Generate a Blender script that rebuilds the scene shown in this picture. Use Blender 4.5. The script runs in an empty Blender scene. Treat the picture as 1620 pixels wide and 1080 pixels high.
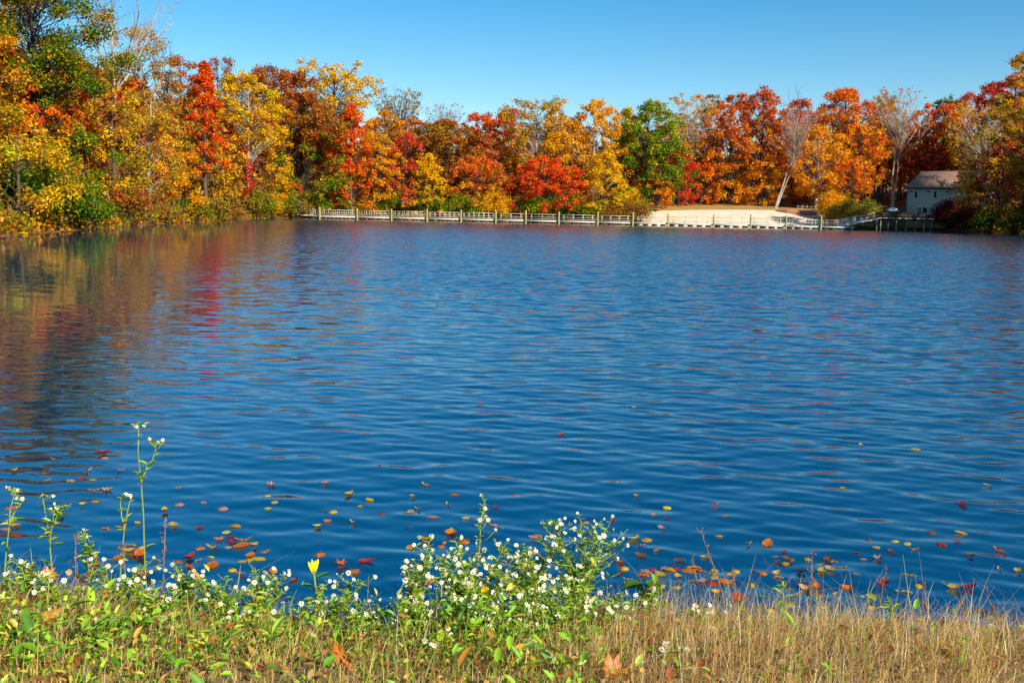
import bpy, math, random
import numpy as np
from mathutils import Vector, Matrix

# ------------------------------------------------------------------ camera
sc = bpy.context.scene
F_PX, CX, CY = 1575.0, 810.0, 540.0           # focal length in photo pixels (35 mm full frame)
CAM = np.array([0.0, 0.0, 1.8])
PITCH, ROLL = math.atan2(202.0, F_PX), math.radians(1.2)
_F = np.array([0, math.cos(PITCH), -math.sin(PITCH)])
_R0 = np.array([1.0, 0, 0]); _U0 = np.array([0, math.sin(PITCH), math.cos(PITCH)])
_R = math.cos(ROLL) * _R0 + math.sin(ROLL) * _U0
_U = -math.sin(ROLL) * _R0 + math.cos(ROLL) * _U0
cd = bpy.data.cameras.new('camera'); cam = bpy.data.objects.new('camera', cd)
sc.collection.objects.link(cam)
cd.sensor_width = 36.0; cd.lens = 35.0; cd.clip_start = 0.05; cd.clip_end = 5000
B = -_F
cam.matrix_world = Matrix(((_R[0], _U[0], B[0], CAM[0]), (_R[1], _U[1], B[1], CAM[1]),
                           (_R[2], _U[2], B[2], CAM[2]), (0, 0, 0, 1)))
sc.camera = cam

# ------------------------------------------------------------------ sky, sun, exposure
SUN_AZ, SUN_EL = math.radians(40), math.radians(31)     # from behind the camera, towards the right
SUN_DIR = Vector((math.sin(SUN_AZ) * math.cos(SUN_EL), -math.cos(SUN_AZ) * math.cos(SUN_EL), math.sin(SUN_EL)))
wd = bpy.data.worlds.new('World'); sc.world = wd; wd.use_nodes = True
wn, wl = wd.node_tree.nodes, wd.node_tree.links
for n in list(wn): wn.remove(n)
wo = wn.new('ShaderNodeOutputWorld'); wb = wn.new('ShaderNodeBackground'); sky = wn.new('ShaderNodeTexSky')
sky.sky_type = 'NISHITA'; sky.sun_disc = False
sky.sun_elevation = SUN_EL
sky.sun_rotation = math.atan2(SUN_DIR.x, SUN_DIR.y)
sky.altitude = 100; sky.air_density = 1.0; sky.dust_density = 0.25; sky.ozone_density = 2.2
hs = wn.new('ShaderNodeHueSaturation'); hs.inputs['Saturation'].default_value = 1.52
hs.inputs['Hue'].default_value = 0.497
wl.new(sky.outputs[0], hs.inputs['Color']); wl.new(hs.outputs[0], wb.inputs['Color'])
wb.inputs['Strength'].default_value = 0.1
wl.new(wb.outputs[0], wo.inputs['Surface'])
sl = bpy.data.lights.new('sun', 'SUN'); sl.energy = 4.9; sl.angle = math.radians(0.53); sl.color = (1.0, 0.93, 0.80)
so = bpy.data.objects.new('sun', sl); sc.collection.objects.link(so)
so.rotation_euler = (-SUN_DIR).to_track_quat('-Z', 'Y').to_euler(); so.location = (60, -50, 60)
sc.view_settings.view_transform = 'Standard'; sc.view_settings.look = 'None'
sc.view_settings.exposure = 0.5; sc.view_settings.gamma = 1.0
sc.view_settings.use_curve_mapping = False
sc.render.engine = 'CYCLES'
sc.cycles.max_bounces = 7; sc.cycles.diffuse_bounces = 4; sc.cycles.glossy_bounces = 3
sc.cycles.transmission_bounces = 3; sc.cycles.transparent_max_bounces = 4
sc.cycles.caustics_reflective = False; sc.cycles.caustics_refractive = False
sc.cycles.sample_clamp_indirect = 6.0
sc.cycles.use_denoising = True
try:
    sc.cycles.denoiser = 'OPENIMAGEDENOISE'; sc.cycles.denoising_input_passes = 'RGB_ALBEDO_NORMAL'
except Exception: pass

# ------------------------------------------------------------------ helpers
COL = sc.collection
def ray(px, py):
    return _F + (px - CX) / F_PX * _R + (CY - py) / F_PX * _U
def at_depth(px, py, Y):
    v = ray(px, py); return CAM + v * (Y / v[1])
def on_level(px, py, z=0.0):
    v = ray(px, py); return CAM + v * ((z - CAM[2]) / v[2])
def x_at(px, Y, z):
    s = (px - CX) / F_PX; dz = z - CAM[2]
    qf = Y * math.cos(PITCH) - dz * math.sin(PITCH); qu = Y * math.sin(PITCH) + dz * math.cos(PITCH)
    return (s * qf - math.sin(ROLL) * qu) / math.cos(ROLL)
def lin(c):
    a = np.asarray(c, float) / 255.0
    return np.where(a <= 0.04045, a / 12.92, ((a + 0.055) / 1.055) ** 2.4)
def tag(o, label=None, cat=None, group=None, kind=None):
    if label: o['label'] = label
    if cat: o['category'] = cat
    if group: o['group'] = group
    if kind: o['kind'] = kind
    return o
def empty(name, loc, rz=0.0):
    o = bpy.data.objects.new(name, None); COL.objects.link(o)
    o.empty_display_size = 0.2
    o.location = tuple(loc); o.rotation_euler = (0, 0, rz); return o
def mesh_np(name, verts, faces, mat=None, colors=None, smooth=False):
    """faces: (n,k) array, or list of lists."""
    me = bpy.data.meshes.new(name); verts = np.asarray(verts, np.float32)
    if isinstance(faces, np.ndarray):
        n, k = faces.shape; lv = faces.astype(np.int32).ravel(); ls = np.arange(n, dtype=np.int32) * k; lt = np.full(n, k, np.int32)
    else:
        lt = np.array([len(f) for f in faces], np.int32); n = len(lt)
        ls = np.concatenate(([0], np.cumsum(lt)[:-1])).astype(np.int32) if n else np.zeros(0, np.int32)
        lv = np.array([i for f in faces for i in f], np.int32)
    me.vertices.add(len(verts)); me.vertices.foreach_set('co', verts.ravel())
    me.loops.add(len(lv)); me.loops.foreach_set('vertex_index', lv)
    me.polygons.add(n); me.polygons.foreach_set('loop_start', ls); me.polygons.foreach_set('loop_total', lt)
    if smooth: me.polygons.foreach_set('use_smooth', np.ones(n, bool))
    if colors is not None:
        at = me.attributes.new('leaf_color', 'FLOAT_COLOR', 'POINT')
        c4 = np.ones((len(verts), 4), np.float32); c4[:, :3] = colors
        at.data.foreach_set('color', c4.ravel())
    me.update(calc_edges=True); me.validate()
    if mat: me.materials.append(mat)
    return me
def put(name, me, parent=None, loc=None, rot=None, scale=None):
    o = bpy.data.objects.new(name, me); COL.objects.link(o)
    if parent: o.parent = parent
    if loc is not None: o.location = tuple(loc)
    if rot is not None: o.rotation_euler = tuple(rot)
    if scale is not None: o.scale = (scale,) * 3 if np.isscalar(scale) else tuple(scale)
    return o
class MB:
    """collects boxes, bars and tubes into one mesh"""
    def __init__(s): s.v = []; s.f = []; s.c = []; s.n = 0
    def add(s, v, f, col=None):
        v = np.asarray(v, float); s.v.append(v); s.f.extend([[i + s.n for i in q] for q in f])
        if col is not None: s.c.append(np.tile(np.asarray(col, float), (len(v), 1)))
        s.n += len(v)
    def box(s, c, d, rz=0.0, col=None):
        h = np.asarray(d, float) / 2
        v = np.array([[x, y, z] for z in (-1, 1) for y in (-1, 1) for x in (-1, 1)]) * h
        if rz:
            ca, sa = math.cos(rz), math.sin(rz); v = np.stack([v[:, 0] * ca - v[:, 1] * sa, v[:, 0] * sa + v[:, 1] * ca, v[:, 2]], 1)
        s.add(v + np.asarray(c, float), [[0, 2, 3, 1], [4, 5, 7, 6], [0, 1, 5, 4], [2, 6, 7, 3], [0, 4, 6, 2], [1, 3, 7, 5]], col)
    def bar(s, a, b, w, h, col=None):
        """rectangular bar from a to b"""
        a = np.asarray(a, float); b = np.asarray(b, float); d = b - a; d /= np.linalg.norm(d)
        up = np.array([0, 0, 1.0]) if abs(d[2]) < 0.95 else np.array([0, 1.0, 0])
        r = np.cross(d, up); r /= np.linalg.norm(r); u = np.cross(r, d)
        v = [p + i * r * w / 2 + j * u * h / 2 for p in (a, b) for j in (-1, 1) for i in (-1, 1)]
        s.add(v, [[0, 1, 3, 2], [4, 6, 7, 5], [0, 4, 5, 1], [2, 3, 7, 6], [0, 2, 6, 4], [1, 5, 7, 3]], col)
    def tube(s, pts, rad, sides=5, cap=True, col=None):
        pts = np.asarray(pts, float); n = len(pts); rad = np.broadcast_to(np.asarray(rad, float), (n,))
        d = np.gradient(pts, axis=0); d /= (np.linalg.norm(d, axis=1, keepdims=True) + 1e-9)
        ref = np.array([0, 0, 1.0]) if abs(d[:, 2]).mean() < 0.8 else np.array([1.0, 0, 0])
        r = np.cross(d, ref); r /= (np.linalg.norm(r, axis=1, keepdims=True) + 1e-9); u = np.cross(r, d)
        a = np.arange(sides) * 2 * math.pi / sides
        v = pts[:, None, :] + rad[:, None, None] * (np.cos(a)[None, :, None] * r[:, None, :] + np.sin(a)[None, :, None] * u[:, None, :])
        f = [[i * sides + j, i * sides + (j + 1) % sides, (i + 1) * sides + (j + 1) % sides, (i + 1) * sides + j] for i in range(n - 1) for j in range(sides)]
        if cap: f.append(list(range(sides))[::-1]); f.append([(n - 1) * sides + j for j in range(sides)])
        s.add(v.reshape(-1, 3), f, col)
    def mesh(s, name, mat, smooth=False):
        if not s.v: return mesh_np(name, np.zeros((0, 3)), [], mat)
        return mesh_np(name, np.concatenate(s.v), s.f, mat, np.concatenate(s.c) if s.c else None, smooth)
    def build(s, name, mat, parent=None, loc=None, rot=None, smooth=False):
        return put(name, s.mesh(name, mat, smooth), parent, loc, rot)

# ------------------------------------------------------------------ materials
def mat(name, c1, c2=None, rough=0.8, scale=4.0, bump=0.0, bscale=None, spec=0.3, stretch=(1, 1, 1), detail=5, coords='Object'):
    m = bpy.data.materials.new(name); m.use_nodes = True; nt = m.node_tree; b = nt.nodes['Principled BSDF']
    b.inputs['Roughness'].default_value = rough; b.inputs['Specular IOR Level'].default_value = spec
    c1 = list(lin(c1)) + [1]
    if c2 is None: b.inputs['Base Color'].default_value = c1
    else:
        c2 = list(lin(c2)) + [1]
        tc = nt.nodes.new('ShaderNodeTexCoord'); mp = nt.nodes.new('ShaderNodeMapping'); mp.inputs['Scale'].default_value = stretch
        nz = nt.nodes.new('ShaderNodeTexNoise'); nz.inputs['Scale'].default_value = scale; nz.inputs['Detail'].default_value = detail
        nz.inputs['Roughness'].default_value = 0.65
        rp = nt.nodes.new('ShaderNodeValToRGB'); rp.color_ramp.elements[0].color = c1; rp.color_ramp.elements[1].color = c2
        rp.color_ramp.elements[0].position = 0.32; rp.color_ramp.elements[1].position = 0.68
        nt.links.new(tc.outputs[coords], mp.inputs[0]); nt.links.new(mp.outputs[0], nz.inputs['Vector'])
        nt.links.new(nz.outputs[0], rp.inputs[0]); nt.links.new(rp.outputs[0], b.inputs['Base Color'])
        if bump:
            n2 = nt.nodes.new('ShaderNodeTexNoise'); n2.inputs['Scale'].default_value = bscale or scale * 4; n2.inputs['Detail'].default_value = 4
            bp = nt.nodes.new('ShaderNodeBump'); bp.inputs['Strength'].default_value = 0.6; bp.inputs['Distance'].default_value = bump
            nt.links.new(mp.outputs[0], n2.inputs['Vector']); nt.links.new(n2.outputs[0], bp.inputs['Height']); nt.links.new(bp.outputs[0], b.inputs['Normal'])
    return m
def leaf_material(name, translucent=0.35, gloss=0.06):
    m = bpy.data.materials.new(name); m.use_nodes = True; nt = m.node_tree
    for n in list(nt.nodes): nt.nodes.remove(n)
    o = nt.nodes.new('ShaderNodeOutputMaterial'); a = nt.nodes.new('ShaderNodeAttribute'); a.attribute_name = 'leaf_color'
    d = nt.nodes.new('ShaderNodeBsdfDiffuse'); t = nt.nodes.new('ShaderNodeBsdfTranslucent'); g = nt.nodes.new('ShaderNodeBsdfGlossy')
    g.inputs['Roughness'].default_value = 0.45
    m1 = nt.nodes.new('ShaderNodeMixShader'); m2 = nt.nodes.new('ShaderNodeMixShader')
    m1.inputs[0].default_value = translucent; m2.inputs[0].default_value = gloss
    L = nt.links.new
    L(a.outputs['Color'], d.inputs['Color']); L(a.outputs['Color'], t.inputs['Color'])
    L(d.outputs[0], m1.inputs[1]); L(t.outputs[0], m1.inputs[2]); L(m1.outputs[0], m2.inputs[1]); L(g.outputs[0], m2.inputs[2]); L(m2.outputs[0], o.inputs[0])
    return m
M = {
 'leaf': leaf_material('foliage', 0.42, 0.012),
 'near_leaf': leaf_material('herb_foliage', 0.42, 0.04),
 'litter': mat('leaf_litter', (96, 66, 38), (150, 98, 48), 0.95, 0.6, 0.05, 3.0),
 'bark': mat('bark', (72, 58, 46), (104, 88, 74), 0.95, 1.2, stretch=(3, 3, 0.6)),
 'pale_bark': mat('pale_bark', (196, 186, 168), (128, 116, 100), 0.9, 0.9, stretch=(2, 2, 0.7)),
 'dark_bark': mat('dark_bark', (48, 38, 32), (70, 56, 46), 0.95, 1.2, stretch=(3, 3, 0.6)),
}
# ------------------------------------------------------------------ terrain and lake outline
LAKE = np.array([(-60, 4.6), (-16, 4.9), (-6, 4.6), (-2.6, 4.42), (-1.9, 4.34), (-1.5, 4.28), (-1.06, 4.16), (-0.72, 4.02), (-0.5, 4.04), (-0.31, 4.16), (0.3, 4.22), (0.6, 4.20), (1.02, 4.18), (1.45, 4.20), (1.85, 4.16), (2.25, 4.12), (5, 4.0), (16, 3.9), (60, 3.8),
    (78, 60), (90, 120), (88, 150), (84.5, 166), (88, 182), (90, 194), (88, 203), (82, 207), (72, 207.5), (62, 203.5), (52, 204.5), (40, 205), (26, 207),
    (12, 208), (-8, 207.5), (-26, 207), (-38, 205), (-43, 200), (-46, 189), (-43.5, 172), (-42, 153), (-39.5, 134), (-37, 115), (-34.6, 94), (-31, 75), (-29, 63), (-27.3, 54),
    (-31, 42), (-44, 24)], float)
def seg_dist(P, A, Bp):
    d = Bp - A; t = np.clip(((P - A) @ d) / (d @ d), 0, 1); return np.linalg.norm(P - (A + t[:, None] * d), axis=1)
def lake_sd(P, poly=LAKE, skip_near=False):
    """distance to the shoreline, positive on land"""
    P = np.asarray(P, float).reshape(-1, 2); n = len(poly); best = np.full(len(P), 1e9); ins = np.zeros(len(P), bool)
    for i in range(n):
        A, Bp = poly[i], poly[(i + 1) % n]
        if not (skip_near and max(A[1], Bp[1]) < 6): best = np.minimum(best, seg_dist(P, A, Bp))
        c = (A[1] > P[:, 1]) != (Bp[1] > P[:, 1])
        with np.errstate(divide='ignore', invalid='ignore'):
            xi = (Bp[0] - A[0]) * (P[:, 1] - A[1]) / (Bp[1] - A[1] + 1e-12) + A[0]
        ins ^= c & (P[:, 0] < xi)
    return np.where(ins, -best, best)
def sstep(a, b, x):
    t = np.clip((x - a) / (b - a), 0, 1); return t * t * (3 - 2 * t)
_rs = np.random.RandomState(5)
_nk = _rs.normal(0, 1, (14, 2)); _nk *= (0.12 * 1.45 ** np.arange(14) / 3)[:, None] / np.linalg.norm(_nk, axis=1, keepdims=True); _np = _rs.uniform(0, 6.28, 14)
def fnoise(x, y, lo=0, hi=6):
    s = 0
    for i in range(lo, hi): s = s + np.sin(_nk[i, 0] * x + _nk[i, 1] * y + _np[i]) * 0.8 ** (i - lo)
    return s / 2.0
def terrain(x, y):
    x = np.atleast_1d(np.asarray(x, float)); y = np.atleast_1d(np.asarray(y, float))
    sd = lake_sd(np.stack([x, y], 1)); s = np.maximum(sd, 0)
    sandy = sstep(14, 22, x) * (1 - sstep(70, 80, x)) * sstep(190, 200, y)
    far = 0.30 * sstep(0, 1.5, s) + (0.125 + 0.062 * sandy) * np.maximum(s - 0.5, 0) - 0.10 * sandy * np.maximum(s - 19, 0) + 0.05 * np.maximum(s - 55, 0)
    far = np.where(far > 9, 9 + (far - 9) * 0.35, far) + fnoise(x, y) * 0.5 * sstep(4, 30, s) * (1 - 0.85 * sandy)
    far = far - sandy * 0.24 * sstep(0, 1.5, s) * (1 - sstep(3, 12, s))
    near = 0.22 * sstep(0, 1.0, s) - 0.14
    z = np.where(y < 12, near, far * sstep(12, 30, y) + near * (1 - sstep(12, 30, y)))
    return np.where(sd < 0, -np.minimum(-sd * 0.25, 2.5) - 0.02, z)
def grid_mesh(xs, ys, zf, name, m, colors=None):
    X, Y = np.meshgrid(xs, ys); Z = zf(X.ravel(), Y.ravel())
    V = np.stack([X.ravel(), Y.ravel(), Z], 1); nx, ny = len(xs), len(ys)
    i = np.arange(nx - 1)[None, :] + np.arange(ny - 1)[:, None] * nx; i = i.ravel()
    return mesh_np(name, V, np.stack([i, i + 1, i + 1 + nx, i + nx], 1), m, smooth=True)
xs = np.concatenate([[-3000, -1200, -600, -350, -250], np.arange(-180, 181, 2.0), [250, 350, 600, 1200, 3000]])
ys = np.concatenate([[-2500, -800, -200, -60, -20], np.arange(-8, 300, 2.0), [330, 400, 600, 1200, 3000]])
tag(put('terrain', grid_mesh(xs, ys, terrain, 'terrain', M['litter'])), kind='structure')

# water: one rippled sheet
def water_material():
    m = bpy.data.materials.new('lake_water'); m.use_nodes = True; nt = m.node_tree; b = nt.nodes['Principled BSDF']; L = nt.links.new
    b.inputs['Base Color'].default_value = (0.003, 0.030, 0.068, 1); b.inputs['Roughness'].default_value = 0.03
    b.inputs['IOR'].default_value = 2.3; b.inputs['Specular IOR Level'].default_value = 1.0
    # fine wind ripples: a slope field, calm under the near bank, livelier in the open
    g = nt.nodes.new('ShaderNodeNewGeometry'); mp = nt.nodes.new('ShaderNodeMapping'); mp.inputs['Scale'].default_value = (0.5, 1, 1)
    nz = nt.nodes.new('ShaderNodeTexNoise'); nz.inputs['Scale'].default_value = 5.5; nz.inputs['Detail'].default_value = 3
    s = nt.nodes.new('ShaderNodeVectorMath'); s.operation = 'SUBTRACT'; s.inputs[1].default_value = (0.5, 0.66, 0.5)
    k = nt.nodes.new('ShaderNodeVectorMath'); k.operation = 'MULTIPLY'; k.inputs[1].default_value = (0.30, 0.48, 0)
    sx = nt.nodes.new('ShaderNodeSeparateXYZ'); mr = nt.nodes.new('ShaderNodeMapRange'); mr.inputs['From Min'].default_value = 7; mr.inputs['From Max'].default_value = 26
    mr.inputs['To Min'].default_value = 0.17; mr.inputs['To Max'].default_value = 1.0
    mx = nt.nodes.new('ShaderNodeMapRange'); mx.inputs['From Min'].default_value = -4.5; mx.inputs['From Max'].default_value = 5.0; mx.inputs['To Min'].default_value = 0.14; mx.inputs['To Max'].default_value = 1.0
    my = nt.nodes.new('ShaderNodeMapRange'); my.inputs['From Min'].default_value = 150; my.inputs['From Max'].default_value = 192; my.inputs['To Min'].default_value = 1.0; my.inputs['To Max'].default_value = 0.22
    q1 = nt.nodes.new('ShaderNodeMath'); q1.operation = 'MULTIPLY'; q2 = nt.nodes.new('ShaderNodeMath'); q2.operation = 'MULTIPLY'
    k2 = nt.nodes.new('ShaderNodeVectorMath'); k2.operation = 'SCALE'
    a = nt.nodes.new('ShaderNodeVectorMath'); a.operation = 'ADD'; nn = nt.nodes.new('ShaderNodeVectorMath'); nn.operation = 'NORMALIZE'
    L(g.outputs['Position'], mp.inputs[0]); L(mp.outputs[0], nz.inputs['Vector']); L(nz.outputs['Color'], s.inputs[0]); L(s.outputs[0], k.inputs[0])
    L(g.outputs['Position'], sx.inputs[0]); L(sx.outputs['Y'], mr.inputs[0]); dv = nt.nodes.new('ShaderNodeMath'); dv.operation = 'MULTIPLY_ADD'; dv.inputs[1].default_value = 0.25; L(sx.outputs['Y'], dv.inputs[0]); L(sx.outputs['X'], dv.inputs[2]); L(dv.outputs[0], mx.inputs[0]); L(sx.outputs['Y'], my.inputs[0])
    L(mr.outputs[0], q1.inputs[0]); L(mx.outputs[0], q1.inputs[1]); L(q1.outputs[0], q2.inputs[0]); L(my.outputs[0], q2.inputs[1])
    L(k.outputs[0], k2.inputs[0]); L(q2.outputs[0], k2.inputs['Scale'])
    L(k2.outputs[0], a.inputs[0]); L(g.outputs['Normal'], a.inputs[1]); L(a.outputs[0], nn.inputs[0]); L(nn.outputs[0], b.inputs['Normal'])
    return m
def wave_height(X, Y, dy):
    rs = np.random.RandomState(11); n = 48
    lam = 0.05 * (1.2 / 0.05) ** (np.arange(n) / (n - 1.0)); lam *= rs.uniform(0.92, 1.08, n)
    th = rs.normal(0.10, 0.42, n); ph = rs.uniform(0, 6.28, n)
    slope = 0.0215 * np.where((lam > 0.10) & (lam < 0.24), 1.4, 1.0) * np.where(lam > 0.45, 0.5, 1)
    H = np.zeros_like(X); tot = np.sum(slope ** 2); rem = np.zeros_like(X)
    lee = sstep(5.5, 13, Y + 0.25 * X)            # the water under the near bank is smoother, with longer ripples
    for i in range(n):
        w = sstep(2.4, 4.0, lam[i] / dy)
        if lam[i] < 0.12: w = w * (0.15 + 0.88 * lee)
        elif lam[i] < 0.2: w = w * (0.7 + 0.3 * lee)
        th_i = th[i] * (0.55 + 0.45 * lee)
        rem += (slope[i] * w) ** 2
        k = 2 * math.pi / lam[i]
        H += w * slope[i] / k * np.sin(k * (math.sin(th[i]) * X + math.cos(th[i]) * Y) + ph[i])
    boost = np.where(Y < 16, 1.0, np.sqrt(tot / np.maximum(rem, tot * 0.06)) ** (0.55 * sstep(16, 40, Y)))
    gust = 0.85 + 0.5 * fnoise(X * 0.30, Y * 0.55, 3, 9)
    sd = -lake_sd(np.stack([X.ravel(), Y.ravel()], 1), skip_near=True).reshape(X.shape)
    calm = 0.30 + 0.70 * sstep(3, 45, sd)
    calm = calm * (0.26 + 0.74 * sstep(-4.5, 5.0, X + 0.25 * Y))      # lee of the left shore
    return H * boost * np.clip(gust, 0.45, 1.4) * calm
nr, nc = 1040, 340
t = np.linspace(0, 1, nr); yy = 4.05 * (215 / 4.05) ** t
u = np.linspace(-1, 1, nc); hw = 0.58 * yy + 1.2
X = u[None, :] * hw[:, None]; Y = np.repeat(yy[:, None], nc, 1)
dy = np.maximum(np.gradient(yy)[:, None], (hw * 2 / nc)[:, None] * 0.33) * np.ones_like(X)
Z = wave_height(X, Y, dy) * (1 - sstep(0.93, 1.0, np.abs(u)))[None, :]
V = np.stack([X.ravel(), Y.ravel(), Z.ravel()], 1)
i = (np.arange(nc - 1)[None, :] + np.arange(nr - 1)[:, None] * nc).ravel()
Fq = np.stack([i, i + 1, i + 1 + nc, i + nc], 1)
# the calm rest of the lake to both sides
n0 = len(V); a0, a1 = hw[0], hw[-1]
side = [(-a0, 4.0, 0), (-a1, 215, 0), (-200, 215, 0), (-200, 4.0, 0), (a0, 4.0, 0), (200, 4.0, 0), (200, 215, 0), (a1, 215, 0)]
V = np.concatenate([V, side]); Fq = np.concatenate([Fq, [[n0, n0 + 1, n0 + 2, n0 + 3], [n0 + 4, n0 + 5, n0 + 6, n0 + 7]]])
tag(put('water', mesh_np('water', V, Fq, water_material(), smooth=True)), kind='structure')

# beach and grass strip lie on the terrain
def drape(name, outline, m, lift, step=0.8, rough=0.0):
    P = np.array(outline, float); lo, hi = P.min(0), P.max(0)
    gx = np.arange(lo[0], hi[0] + step, step); gy = np.arange(lo[1], hi[1] + step, step)
    Xg, Yg = np.meshgrid(gx, gy); q = np.stack([Xg.ravel(), Yg.ravel()], 1)
    sd = lake_sd(q, P); inside = (sd < step * 0.75).reshape(Xg.shape)
    Zg = terrain(q[:, 0], q[:, 1]) + lift - 0.25 * sstep(-0.6, step * 0.75, sd) + rough * fnoise(q[:, 0] * 3, q[:, 1] * 3, 4, 12) * sstep(0, 2, -sd)
    Vv = np.concatenate([q, Zg[:, None]], 1); nx = len(gx); ok = inside[:-1, :-1] & inside[:-1, 1:] & inside[1:, :-1] & inside[1:, 1:]
    jj, ii = np.nonzero(ok); b = ii + jj * nx
    return tag(put(name, mesh_np(name, Vv, np.stack([b, b + 1, b + 1 + nx, b + nx], 1), m, smooth=True)), kind='structure')
M['sand'] = mat('beach_sand', (214, 192, 162), (236, 218, 190), 0.95, 0.5, 0.03, 6.0)
M['dry_grass_ground'] = mat('dry_lawn', (150, 118, 58), (186, 146, 70), 0.95, 0.7, 0.05, 8.0)
M['lawn'] = mat('green_lawn', (52, 72, 30), (78, 92, 40), 0.95, 0.7, 0.05, 8.0)  # dark green grass around the house
drape('beach', [(25, 207), (40, 204.2), (52, 203.8), (63, 203), (67.5, 206), (68, 214), (68, 222), (55, 223.6), (44, 223), (33, 222), (28.5, 221), (26.5, 214)], M['sand'], 0.10, 0.8, 0.035)
drape('dry_lawn', [(18, 216), (30, 219), (44, 222.5), (56, 223), (66, 220), (68, 226), (66, 238), (52, 240), (36, 238), (22, 233)], M['dry_grass_ground'], 0.05, 1.0, 0.03)
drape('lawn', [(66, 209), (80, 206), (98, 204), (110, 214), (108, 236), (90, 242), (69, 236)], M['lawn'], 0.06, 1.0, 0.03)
# ------------------------------------------------------------------ trees
PAL = {'yellow': (255, 200, 6), 'gold': (255, 184, 4), 'amber': (246, 158, 8), 'orange': (252, 132, 6), 'fire': (250, 92, 14), 'red': (224, 62, 30),
       'crimson': (196, 52, 54), 'maroon': (120, 40, 34), 'rust': (194, 98, 36), 'brown': (158, 100, 34), 'olive': (156, 138, 18), 'lime': (184, 186, 14),
       'green': (100, 146, 12), 'dark_green': (62, 104, 12), 'tan': (208, 152, 62), 'pink': (222, 108, 76), 'mauve': (172, 118, 100), 'khaki': (182, 150, 50)}
PAL = {k: lin(v) for k, v in PAL.items()}
def mix_pick(rs, spec, n):
    """spec 'gold3 orange1' -> n colours"""
    names, w = [], []
    for t_ in spec.split():
        k = t_.rstrip('0123456789'); names.append(PAL[k]); w.append(float(t_[len(k):] or 1))
    w = np.array(w) / sum(w); return np.array(names)[rs.choice(len(names), n, p=w)]
def unit(v): return v / (np.linalg.norm(v, axis=-1, keepdims=True) + 1e-9)
def leaf_geo(rs, c, nrm, size, aspect=0.62, fold=0.16):
    n = len(c); t_ = unit(np.cross(nrm, rs.normal(0, 1, (n, 3)))); b = np.cross(nrm, t_); s = size[:, None]
    V = np.stack([c + t_ * s * 0.5, c + b * s * aspect * 0.5 + nrm * s * fold, c - t_ * s * 0.5, c - b * s * aspect * 0.5 + nrm * s * fold], 1).reshape(-1, 3)
    return V, np.arange(n * 4).reshape(n, 4)
def tri_geo(rs, c, nrm, size):
    n = len(c); t_ = unit(np.cross(nrm, rs.normal(0, 1, (n, 3)))); b = np.cross(nrm, t_); s = size[:, None] * 0.62
    V = np.stack([c + t_ * s, c - t_ * s * 0.55 + b * s * 0.75, c - t_ * s * 0.55 - b * s * 0.75], 1).reshape(-1, 3)
    return V, np.arange(n * 3).reshape(n, 3)
def envelope(shape, t_):
    """crown half-width against height 0..1"""
    if shape == 'cone': return np.clip(1.0 - t_, 0, 1) ** 0.62 * np.clip(t_ * 6 + 0.45, 0, 1)
    if shape == 'column': return np.clip(1.04 - t_ ** 3, 0, 1) * (0.72 + 0.28 * np.clip(t_ * 4, 0, 1))
    if shape == 'dome': return np.sqrt(np.clip(1 - t_ ** 3.4, 0, 1)) * np.clip(0.6 + t_ * 2.2, 0, 1)
    if shape == 'vase': return np.sqrt(np.clip(1 - (2 * t_ - 1.15) ** 2 / 1.35, 0, 1)) * (0.45 + 0.6 * t_)
    return np.sqrt(np.clip(1 - (2 * t_ - 1) ** 2, 0, 1)) * 0.92 + 0.08
def branch_rec(mb, rs, p, d, ln, r, lev, spread=0.5, sides=4, up=0.12):
    """bare limb that forks down to fine twigs"""
    k = 3; pts = [p]; q = p.copy(); dd = d.copy()
    for _ in range(k):
        dd = unit(dd + rs.normal(0, 0.13, 3) + np.array([0, 0, up])); q = q + dd * ln / k; pts.append(q.copy())
    mb.tube(pts, np.linspace(r, r * 0.55, k + 1), sides if lev > 1 else 3, cap=False)
    if lev == 0: return
    for j in range(rs.randint(2, 4) if lev > 1 else rs.randint(3, 5)):
        f = rs.uniform(0.35, 1.0); i0 = min(int(f * k), k - 1); s = pts[i0] + (pts[i0 + 1] - pts[i0]) * (f * k - i0)
        nd = unit(dd + rs.normal(0, spread, 3)); branch_rec(mb, rs, s, nd, ln * rs.uniform(0.5, 0.75), r * 0.5, lev - 1, spread, sides, up)
TREES = []
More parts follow.
